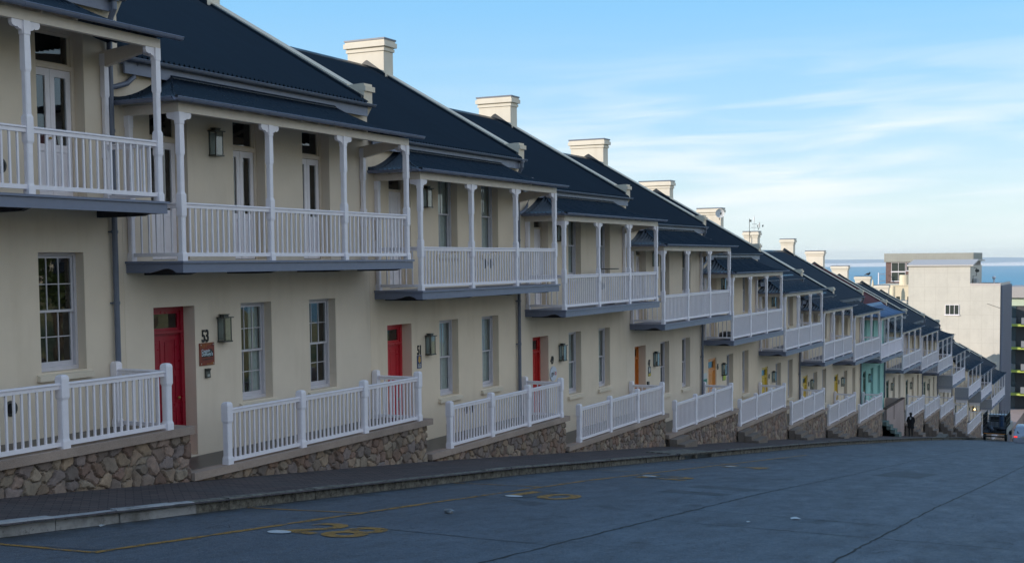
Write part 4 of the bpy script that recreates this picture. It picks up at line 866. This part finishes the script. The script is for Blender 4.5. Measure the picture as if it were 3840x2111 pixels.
# ------------------------------------------------------------------ vehicles
def truck():
    x, z0 = 95.2, prof(95.5)+ROADZ; yl, yr = 10.28, 8.68; t = thing('caged_pickup', 'pickup truck with tall black cage over its load bed parked by the kerb', 'truck', (x, 9.5, z0))
    bk = M['black']; zb_ = z0+.58; sl = -.14
    b = MB(); b.box(x, x+3.0, yr, yl, zb_, zb_+.08); b.box(x, x+.05, yr, yl, zb_-.02, zb_+.10); b.build('bed', 'dark', t)
    c = MB(); top = z0+2.0
    for y in np.linspace(yr+.02, yl-.02, 5): c.box(x-.01, x+.025, y-.014, y+.014, zb_+.1, top)
    for zz_ in (zb_+.52, zb_+1.0, top-.03): c.box(x-.02, x+.03, yr, yl, zz_, zz_+.035)
    for yy in (yr, yl):
        for xx in np.arange(x, x+3.0, .22): c.box(xx, xx+.03, yy-.015, yy+.015, zb_+.1, top)
        for zz_ in (zb_+.3, zb_+.62, zb_+1.0, top-.03): c.box(x, x+3, yy-.018, yy+.018, zz_, zz_+.03)
    for y in np.linspace(yr, yl, 9): c.box(x+2.97, x+3, y-.014, y+.014, zb_+.1, top)
    c.build('cage', bk, t)
    w = MB(); w.box(x+3.1, x+4.5, yr-.03, yl+.03, z0+.45, z0+1.05); w.prismY([(x+3.1, z0+1.051), (x+4.35, z0+1.051), (x+4.0, z0+1.62), (x+3.2, z0+1.62)], yr+.05, yl-.05); w.box(x+4.5, x+5.3, yr, yl, z0+.45, z0+.95)
    for yy in (yr-.04, yl-.0): w.box(x+.1, x+3.05, yy, yy+.04, zb_-.02, zb_+.42)
    w.build('cab', simple('truck_white', (.26, .28, .31), .35), t)
    MB().box(x+3.085, x+3.099, yr+.2, yl-.2, z0+1.1, z0+1.5).build('rear_window', 'black', t)
    for xx in (x+.75, x+4.3):
        for yy in (yr-.04, yl-.16):
            r = .33; m = MB(); m.loft([[(xx+rr*math.cos(2*math.pi*k/18), y_, z0+r-.02+rr*math.sin(2*math.pi*k/18)) for k in range(18)] for rr, y_ in ((r*.8, yy), (r, yy+.03), (r, yy+.17), (r*.8, yy+.2))]); m.build('wheel', 'black', t)
    MB().box(x-.03, x-.021, yr+.06, yl-.06, zb_+.015, zb_+.05).build('reflector_strip', simple('orange_strip', (.75, .28, .05)), t)
    m = MB(); m.box(x-.02, x+.04, yr+.1, yl-.1, z0+.35, z0+.45); m.build('bumper', bk, t)
    rl = random.Random(9)
    for k in range(7):
        cx_, cy_ = x+rl.uniform(.3, 2.3), rl.uniform(yr+.25, yl-.25); o = MB().ellipsoid((cx_, cy_, zb_+.08+.14+.12*(k > 4)), (rl.uniform(.15, .35), rl.uniform(.15, .3), rl.uniform(.12, .16)), 10, 7, .15, rl)
        tag(o.build('rubbish_bag', simple('bag%d' % k, rl.choice([(.02, .02, .025), (.10, .11, .14), (.03, .04, .06)]), .6), smooth=True), ('dark', 'grey', 'pale')[k % 3]+' bulging bag lying in the caged truck bed', 'bag', 'bags in the caged truck')
    m = MB(); m.tube([(x+1.7, 9.15, zb_+.35), (x+1.7, 9.15, zb_+1.22)], .17, 16); m.build('barrel', simple('blue_plastic', (.03, .07, .15), .4)); tag(bpy.data.objects['barrel'], 'blue plastic barrel standing in the caged truck', 'barrel')
truck()
def car():
    x, yc = 92.3, 7.15; z0 = prof(x+2)+ROADZ; t = thing('hatchback_car', 'silver hatchback driving away with its red brake light on', 'car', (x, yc, z0))
    sil = simple('silver_paint', (.42, .44, .50), .25, .3); w = .78
    prof_ = [(0, .32), (.02, .62), (.06, .78), (.14, .86), (.55, 1.32), (.85, 1.39), (1.7, 1.38), (2.5, .92), (3.5, .78), (3.75, .55), (3.75, .30)]
    rings = []
    for y, s_, in ((-w, .0), (-w+.05, .02), (-w*.55, .035), (0, .045), (w*.55, .035), (w-.05, .02), (w, 0)):
        rings.append([(x+a, yc+y*(1 if b < .87 else .84), z0+b+(s_ if b > .8 else 0)) for a, b in prof_])
    m = MB(); m.loft(rings); m.build('body', sil, t)
    g = MB(); g.prismY([(x+.17, z0+.93), (x+.52, z0+1.30), (x+.535, z0+1.29), (x+.19, z0+.915)], yc-.55, yc+.55)
    g.build('rear_window', 'black', t)
    for s_ in (-1, 1):
        g = MB(); g.quad((x+.45, yc+s_*w*.925, z0+.93), (x+2.2, yc+s_*w*.925, z0+.93), (x+1.7, yc+s_*w*.86, z0+1.31), (x+.75, yc+s_*w*.86, z0+1.31)); g.build('side_window', 'black', t)
        l = MB(); l.box(x-.012, x+.06, yc+s_*w*.95, yc+s_*w*.66, z0+.65, z0+.74)
        e = bpy.data.materials.new('brake_light'); e.use_nodes = True; bs = e.node_tree.nodes['Principled BSDF']; bs.inputs['Base Color'].default_value = (.3, .01, .01, 1); bs.inputs['Emission Color'].default_value = (1, .04, .02, 1); bs.inputs['Emission Strength'].default_value = .9
        l.build('brake_light', e, t)
        for xx in (x+.65, x+3.0):
            r = .29; m = MB(); yy = yc+s_*(w-.17)-.08; m.loft([[(xx+rr*math.cos(2*math.pi*k/18), y_, z0+r+rr*math.sin(2*math.pi*k/18)) for k in range(18)] for rr, y_ in ((r*.8, yy), (r, yy+.03), (r, yy+.17), (r*.8, yy+.2))]); m.build('wheel', 'black', t)
    MB().box(x-.016, x+.01, yc-.24, yc+.24, z0+.62, z0+.74).build('number_plate', simple('plate_white', (.45, .45, .42)), t)
    MB().box(x-.05, x+.08, yc-w+.02, yc+w-.02, z0+.30, z0+.42).build('bumper', sil, t)
    MB().tube([(x+1.9, yc+w*.9, z0+.92), (x+1.85, yc+w+.14, z0+.95)], .06, 8).build('mirror', sil, t)
car()
# ------------------------------------------------------------------ town buildings beyond the terrace
def panelmat(name, c, line, px, pz, ox=0, oz=0, lw=.03, sat=.1):
    t = NT(name); s = t.n('SeparateXYZ'); t.l(t.pos, s.inputs[0])
    def grid(v, p, o):
        a = t.math('ABSOLUTE', t.math('SUBTRACT', t.math('FRACT', t.math('DIVIDE', t.math('ADD', v, o), p)), .5)); return t.rng(a, .5-lw/p, .5-lw/p*.4)
    f = t.math('MAXIMUM', grid(s.outputs[1], px, ox), grid(s.outputs[2], pz, oz))
    col = t.mix(t.rng(t.noise(.5, 7, .65), .3, .72), c, [x*(1-sat*1.6) for x in c]); col = t.mix(t.math('MULTIPLY', t.rng(t.noise(1.3, 6, .7, t.scale((1, 1, .45))), .52, .72), .55), col, [x*(1-sat*2.6) for x in c])
    col = t.mix(t.math('MULTIPLY', f, .75), col, line); t.bump(t.noise(9, 4), .3, .03); return t.fin(col, .85)
pale = panelmat('stained_panels', (.60, .575, .525), (.46, .43, .385), 1.29, 1.62, .3, .25, .025, .09)
B = thing('tower_block', 'tall pale panelled building with few windows rising beyond the terrace', 'building', (150, 20, prof(150)))
m = MB(); zb_ = -30
# stepped end wall with one window hole
m.box(150, 161.4, 17.8, 24.75, zb_, -1.0); m.box(150, 161.4, 14.48, 17.799, zb_, -3.2); m.build('wall', pale, B)
m = MB(); m.prismY([(149.8, -1.06), (149.8, -.90), (155, -.28), (161.5, -.36), (161.5, -.5), (155, -.42)], 17.45, 24.95); m.build('roof', simple('pale_roof', (.55, .52, .50)), B)
m = MB(); m.box(150.3, 161.2, 14.75, 17.7, -3.35, -3.18); m.build('flat_roof', 'dark', B)
m = MB(); m.box(149.98, 150.02, 14.47, 17.8, -3.32, -3.05); m.box(150.02, 161.4, 14.44, 14.70, -3.32, -3.04); m.build('parapet', simple('pale_coping', (.55, .50, .48)), B)
w = MB(); frame_ring(w, 0, 0, 0, 0, 0, 0, 0) if False else None
fx = 149.93
def side_window(parent, x, y0, y1, z0, z1, mull=2, mat='white'):
    m = MB(); t_ = .05
    m.box(x, x+.07, y0, y0+t_, z0, z1); m.box(x, x+.07, y1-t_, y1, z0, z1); m.box(x, x+.07, y0+t_, y1-t_, z0, z0+t_); m.box(x, x+.07, y0+t_, y1-t_, z1-t_, z1)
    for k in range(1, mull+1): yy = y0+(y1-y0)*k/(mull+1); m.box(x, x+.06, yy-.025, yy+.025, z0+t_, z1-t_)
    f = m.build('window', mat, parent); MB().box(x+.03, x+.05, y0+t_, y1-t_, z0+t_, z1-t_).build('pane', simple('dim_glass', (.05, .06, .055), .15), f); MB().box(x-.06, x+.06, y0-.1, y1+.1, z0-.08, z0-.001).build('sill', mat, f)
def PB(px_, py_, X):   # helper kept for readability of the measured layout below
    return None
side_window(B, fx, 19.0, 20.55, -6.73, -5.55)
fm = MB(); 
for k in range(13): fm.box(150.4+k*.86, 150.62+k*.86, 14.20, 14.46, zb_, -3.33)
fm.build('fin', simple('fin_grey', (.32, .32, .38), .7), B)
bm_ = MB(); bm_.box(150.05, 161.3, 14.42, 14.47, zb_, -3.34); bm_.build('curtain_wall', simple('fin_dark', (.11, .12, .16), .5), B)
am = MB(); am.prismX([(14.1, -21.6), (14.3, -17.0), (14.15, -17.0), (13.2, -18.2), (13.2, -21.6)], 147.2, 161.0); 
m = MB(); m.box(152.0, 153.1, 17.3, 17.75, -3.17, -2.55); m.box(153.3, 154.0, 17.3, 17.75, -3.17, -2.6); tag(m.build('rooftop_air_conditioner', simple('ac_white', (.5, .5, .5))), 'white air conditioners beside the upper storey on the tall building roof', 'air conditioner')
ant = thing('antenna', 'bracket antenna hanging off the side of the tall building top storey', 'antenna', (152, 17.4, -2)); m = MB(); m.tube([(151, 17.6, -3.0), (151, 17.6, -2.2), (151, 17.25, -2.2), (151, 17.25, -1.3), (151, 17.55, -1.3)], .035, 6); m.build('bracket', 'black', ant); MB().ellipsoid((151, 17.15, -1.6), (.2, .25, .2), 10, 7).build('head', 'bronze', ant)
rv = thing('roof_ventilator', 'small white cowl ventilator on the flat roof edge', 'ventilator', (157, 15.9, -3.2)); MB().tube([(157, 15.9, -3.2), (157, 15.9, -2.65)], .08, 8).build('pipe', 'white', rv); MB().ellipsoid((157, 15.9, -2.5), (.25, .22, .2), 10, 7).build('cowl', 'white', rv)
m = MB()
m.tube([(149.9, 15.9, -5.4), (149.9, 14.5, -5.9)], .022, 5); tag(m.build('stay_rod', 'black'), 'thin dark rod bracketed on the pale end wall', 'rod')
# brick and concrete building behind
brick = NT('brown_brick'); bt = brick.n('TexBrick'); mp = brick.n('Mapping'); mp.inputs['Rotation'].default_value = (0, math.radians(90), 0); brick.l(brick.pos, mp.inputs[0]); brick.l(mp.outputs[0], bt.inputs['Vector']); bt.inputs['Scale'].default_value = 1
bt.inputs['Brick Width'].default_value = .35; bt.inputs['Row Height'].default_value = .12; bt.inputs['Mortar Size'].default_value = .012; bt.inputs['Color1'].default_value = (.17, .09, .08, 1); bt.inputs['Color2'].default_value = (.12, .065, .06, 1); bt.inputs['Mortar'].default_value = (.2, .17, .16, 1)
brickm = brick.fin(bt.outputs[0], .9)
C = thing('brick_building', 'brown brick building with grey panelled top band against the sea', 'building', (230, 35, prof(230)))
MB().box(230, 243, 27.0, 42.0, -45, -.82).build('wall', brickm, C); MB().box(229.7, 243.3, 26.75, 42.25, -.82, .74).build('top_band', panelmat('grey_tiles', (.36, .36, .33), (.22, .22, .2), .42, .30, 0, 0, .02), C)
for (a, b, c, d) in ((38.5, 41.0, -2.55, -.9), (38.5, 41.0, -4.3, -2.65), (36.1, 38.3, -2.4, -.95)): side_window(C, 229.93, a, b, c, d, 1)
side_window(C, 229.93, 36.6, 37.9, -3.9, -2.6, 1); side_window(C, 229.93, 32.4, 34.6, -1.7, -.9, 1)
sc_ = thing('scaffold_mast', 'thin white mast standing left of the brown brick building', 'mast', (228, 42.9, -10)); m = MB(); m.tube([(228, 42.9, -8), (228, 42.9, -2.7)], .1, 6); m.build('pole', 'white', sc_); m = MB(); m.tube([(228, 42.9, -3.0), (229.6, 42.0, -3.0)], .06, 5); m.tube([(228, 42.9, -4.2), (229.6, 42.0, -4.2)], .06, 5); m.build('brace', 'white', sc_)
D_ = thing('cream_building', 'low cream building with rounded turret left of the tall pale building', 'building', (175, 31, prof(175)))
cm = simple('town_cream', (.66, .58, .44), .85, 0, .1, 1); MB().box(175, 186, 26.0, 33.5, -28, -3.84).build('wall', cm, D_); MB().tube([(176.5, 29.6, -3.84), (176.5, 29.6, -2.43)], .75, 20).build('turret', cm, D_); MB().tube([(175.3, 31.0, -28), (175.3, 31.0, -3.9)], .45, 14).build('corner_pilaster', cm, D_); MB().box(174.9, 186.2, 25.9, 33.6, -3.95, -3.80).build('coping', cm, D_)  # one even cream tone for the walls
side_window(D_, 174.94, 30.05, 30.5, -6.9, -5.4, 0, 'dark'); side_window(D_, 174.94, 28.6, 29.0, -6.9, -5.4, 0, 'dark')
fb = thing('roof_finial', 'small cream finial beside the last chimney', 'finial', (170, 33.4, -4)); MB().tube([(172, 33.15, -6), (172, 33.15, -3.6), (172, 33.15, -3.0)], .16, 8, [.18, .16, .05]).build('spike', cm, fb)
# balcony flats at the right edge
G = thing('balcony_flats', 'dark flats with lime green balcony edges at the right photo edge', 'building', (185, 10, prof(185)))
MB().box(185.4, 196, -3.0, 16.3, -45, -6.95).build('wall', simple('dark_flat_wall', (.06, .06, .07), .7), G)
FW = simple('flat_window', (.05, .08, .10), .15); limem = simple('lime_edge', (.42, .50, .10), .6); gl = MB(); bp = MB(); col_ = MB(); wn = MB()
for k in range(6):
    z = -9.62-3.245*k; gl.box(183.9, 185.39, 15.0-.0, 16.75, z-.16, z+.14); gl.box(183.9, 185.39, -3, 15.0, z-.16, z+.02)
    bp.box(184.9, 185.39, 15.75, 16.6, z+.15, z+.95); bp.box(184.0, 184.06, -2.9, 14.95, z+.15, z+1.05); MB().box(185.30, 185.385, 15.75, 16.5, z+1.0, z+2.9).build('window', FW, G)
gl.build('balcony_slab', limem, G); bp.build('balcony_panel', simple('panel_grey', (.20, .22, .25), .7), G)
MB().box(185.2, 195, 4, 16.6, -6.94, -5.8).build('pale_storey', simple('mint_wall', (.52, .60, .48), .8), G)
MB().box(184.6, 196, -3, 16.9, -5.79, -4.25).build('roof', simple('flat_roof_grey', (.40, .38, .38), .8), G)
# low pink building further down and a brick screen between
K = thing('pinkish_building', 'low dusty pink building with small dark windows further down the street', 'building', (170, 15.5, prof(170)))
MB().box(163.2, 184.8, 14.2, 24, -50, -21.5).build('wall', 'pink', K); 
for k in range(9): MB().box(164.2+k*2.2, 165.0+k*2.2, 14.14, 14.199, -24.6, -22.9).build('window', 'black', K)
# ------------------------------------------------------------------ park across the street (seen in the window glass)
def tree(x, y, z, hgt, lab, seed):
    r = random.Random(seed); t = thing('park_tree', lab, 'tree', (x, y, z), 'trees in the park across the street'); m = MB()
    m.tube([(x, y, z-.3), (x+.1, y, z+hgt*.25), (x-.1, y+.1, z+hgt*.5)], .2, 8, [.26, .19, .12])
    for k in range(6): a = r.uniform(0, 6.28); m.tube([(x-.05, y+.05, z+hgt*(.3+.03*k)), (x+math.cos(a)*hgt*.15, y+math.sin(a)*hgt*.15, z+hgt*.55), (x+math.cos(a)*hgt*.27, y+math.sin(a)*hgt*.27, z+hgt*.7)], .06, 6, [.09, .06, .02])
    m.build('trunk', simple('bark', (.10, .08, .06), .9), t); c = MB(); vs = []; fs = []
    cl = [(x+r.gauss(0, hgt*.17), y+r.gauss(0, hgt*.17), z+hgt*r.uniform(.5, .98)) for _ in range(42)]
    for _ in range(3400):
        q = r.choice(cl); p = Vector((q[0]+r.gauss(0, hgt*.05), q[1]+r.gauss(0, hgt*.05), q[2]+r.gauss(0, hgt*.045))); a = Vector((r.gauss(0, 1), r.gauss(0, 1), r.gauss(0, 1))).normalized()*.13; b = Vector((r.gauss(0, 1), r.gauss(0, 1), r.gauss(0, 1))).normalized()*.09
        n = len(vs); vs += [tuple(p-a), tuple(p+b), tuple(p+a), tuple(p-b)]; fs.append((n, n+1, n+2, n+3))
    c.v = vs; c.f = fs; c.build('crown', LEAF, t)
LEAF = simple('leaves', (.06, .10, .025), .7, 0, .5, 2)
for k, (x, y, hg) in enumerate(((20, -13, 6.5), (29, -17, 7.5), (38, -12, 6), (50, -18, 8), (8, -19, 7), (64, -14, 7))):
    tree(x, y, prof(x)+.0+min(9, (-5.7-y)*.20)-.03, hg, ('leafy park tree across the street, %s' % ['opposite number 53', 'opposite number 51', 'opposite number 49', 'opposite number 45', 'opposite number 57', 'opposite number 41'][k]), 20+k)
fn = thing('park_fence', 'low dark railing along the park edge across the street', 'fence', (20, -5.9, prof(20))); m = MB(); m2 = MB()
for k in range(0, 46): xx = -10+2.0*k; m2.box(xx-.05, xx+.05, -5.95, -5.85, prof(xx)-.1, prof(xx)+1.0)
for dz in (.45, .9): m.loft([[(xx, -5.93, prof(xx)+dz), (xx, -5.87, prof(xx)+dz), (xx, -5.87, prof(xx)+dz+.06), (xx, -5.93, prof(xx)+dz+.06)] for xx in np.arange(-10, 81, 2.0)])
m.build('rail', 'black', fn); m2.build('post', 'black', fn)
for nm_, xa, xb, lab in (('park_building', 6, 34, 'long cream two storey building across the park, uphill one'), ('park_building', 42, 78, 'long cream two storey building across the park, downhill one')):
    zz_ = prof(xa)+8.2; P_ = thing(nm_, lab, 'building', (xa, -52, zz_), 'buildings across the park'); MB().box(xa, xb, -64, -52, zz_-4, zz_+7).build('wall', 'cream_clean', P_)
    m = MB(); m.prismX([(-64.5, zz_+7.01), (-51.5, zz_+7.01), (-58, zz_+10)], xa-.4, xb+.4); m.build('roof', 'roof_brown', P_)
    for k in range(int((xb-xa)/3.4)):
        for z_ in (zz_+1, zz_+4.3): x_ = xa+1.2+3.4*k; MB().box(x_, x_+1.2, -51.99, -51.95, z_, z_+1.7).build('window', 'black', P_)
# ------------------------------------------------------------------ sea, far coast
ZS = -72.
m = MB(); vs = [(400, -30000, ZS), (30000, -30000, ZS), (30000, 30000, ZS), (400, 30000, ZS)]; tag(m.add(vs, [(0, 1, 2, 3)]).build('sea', 'sea'), kind='structure')
vs = []; fs = []; na = 160; nr = 7
for i in range(na+1):
    a = math.radians(-22+60*i/na); nz = .5+.5*math.sin(a*23)+.3*math.sin(a*61+1)+.15*math.sin(a*140)
    R0 = 9600+700*math.sin(a*3+.8)
    for j in range(nr):
        u_ = j/(nr-1); r = R0+u_*2600; h_ = [0, 14, 28, 34, 46, 54, 0][j]*(1+.10*nz*(j > 2))+(5*nz if 0 < j < 6 else 0); vs.append((r*math.cos(a), r*math.sin(a), ZS-3+h_+3*(j > 0)))
for i in range(na):
    for j in range(nr-1): q = i*nr+j; fs.append((q, q+nr, q+nr+1, q+1))
tag(MB().add(vs, fs).build('hills', 'hill', smooth=True), kind='structure')
hzb = MB().box(-420, 14500, -12000, 14500, -100, 60).build('haze', 'earth')
hm = bpy.data.materials.new('haze_air'); hm.use_nodes = True; hm.node_tree.nodes.clear(); ho = hm.node_tree.nodes.new('ShaderNodeOutputMaterial'); hv = hm.node_tree.nodes.new('ShaderNodeVolumePrincipled')
hv.inputs['Color'].default_value = (.84, .93, 1, 1); hv.inputs['Density'].default_value = 5.5e-5; hm.node_tree.links.new(hv.outputs[0], ho.inputs['Volume']); hzb.data.materials.clear(); hzb.data.materials.append(hm); tag(hzb, 'thin pale sea air fading the far coast', kind='stuff')
print('objects', len(bpy.data.objects), 'time', round(time.time()-t0, 1))
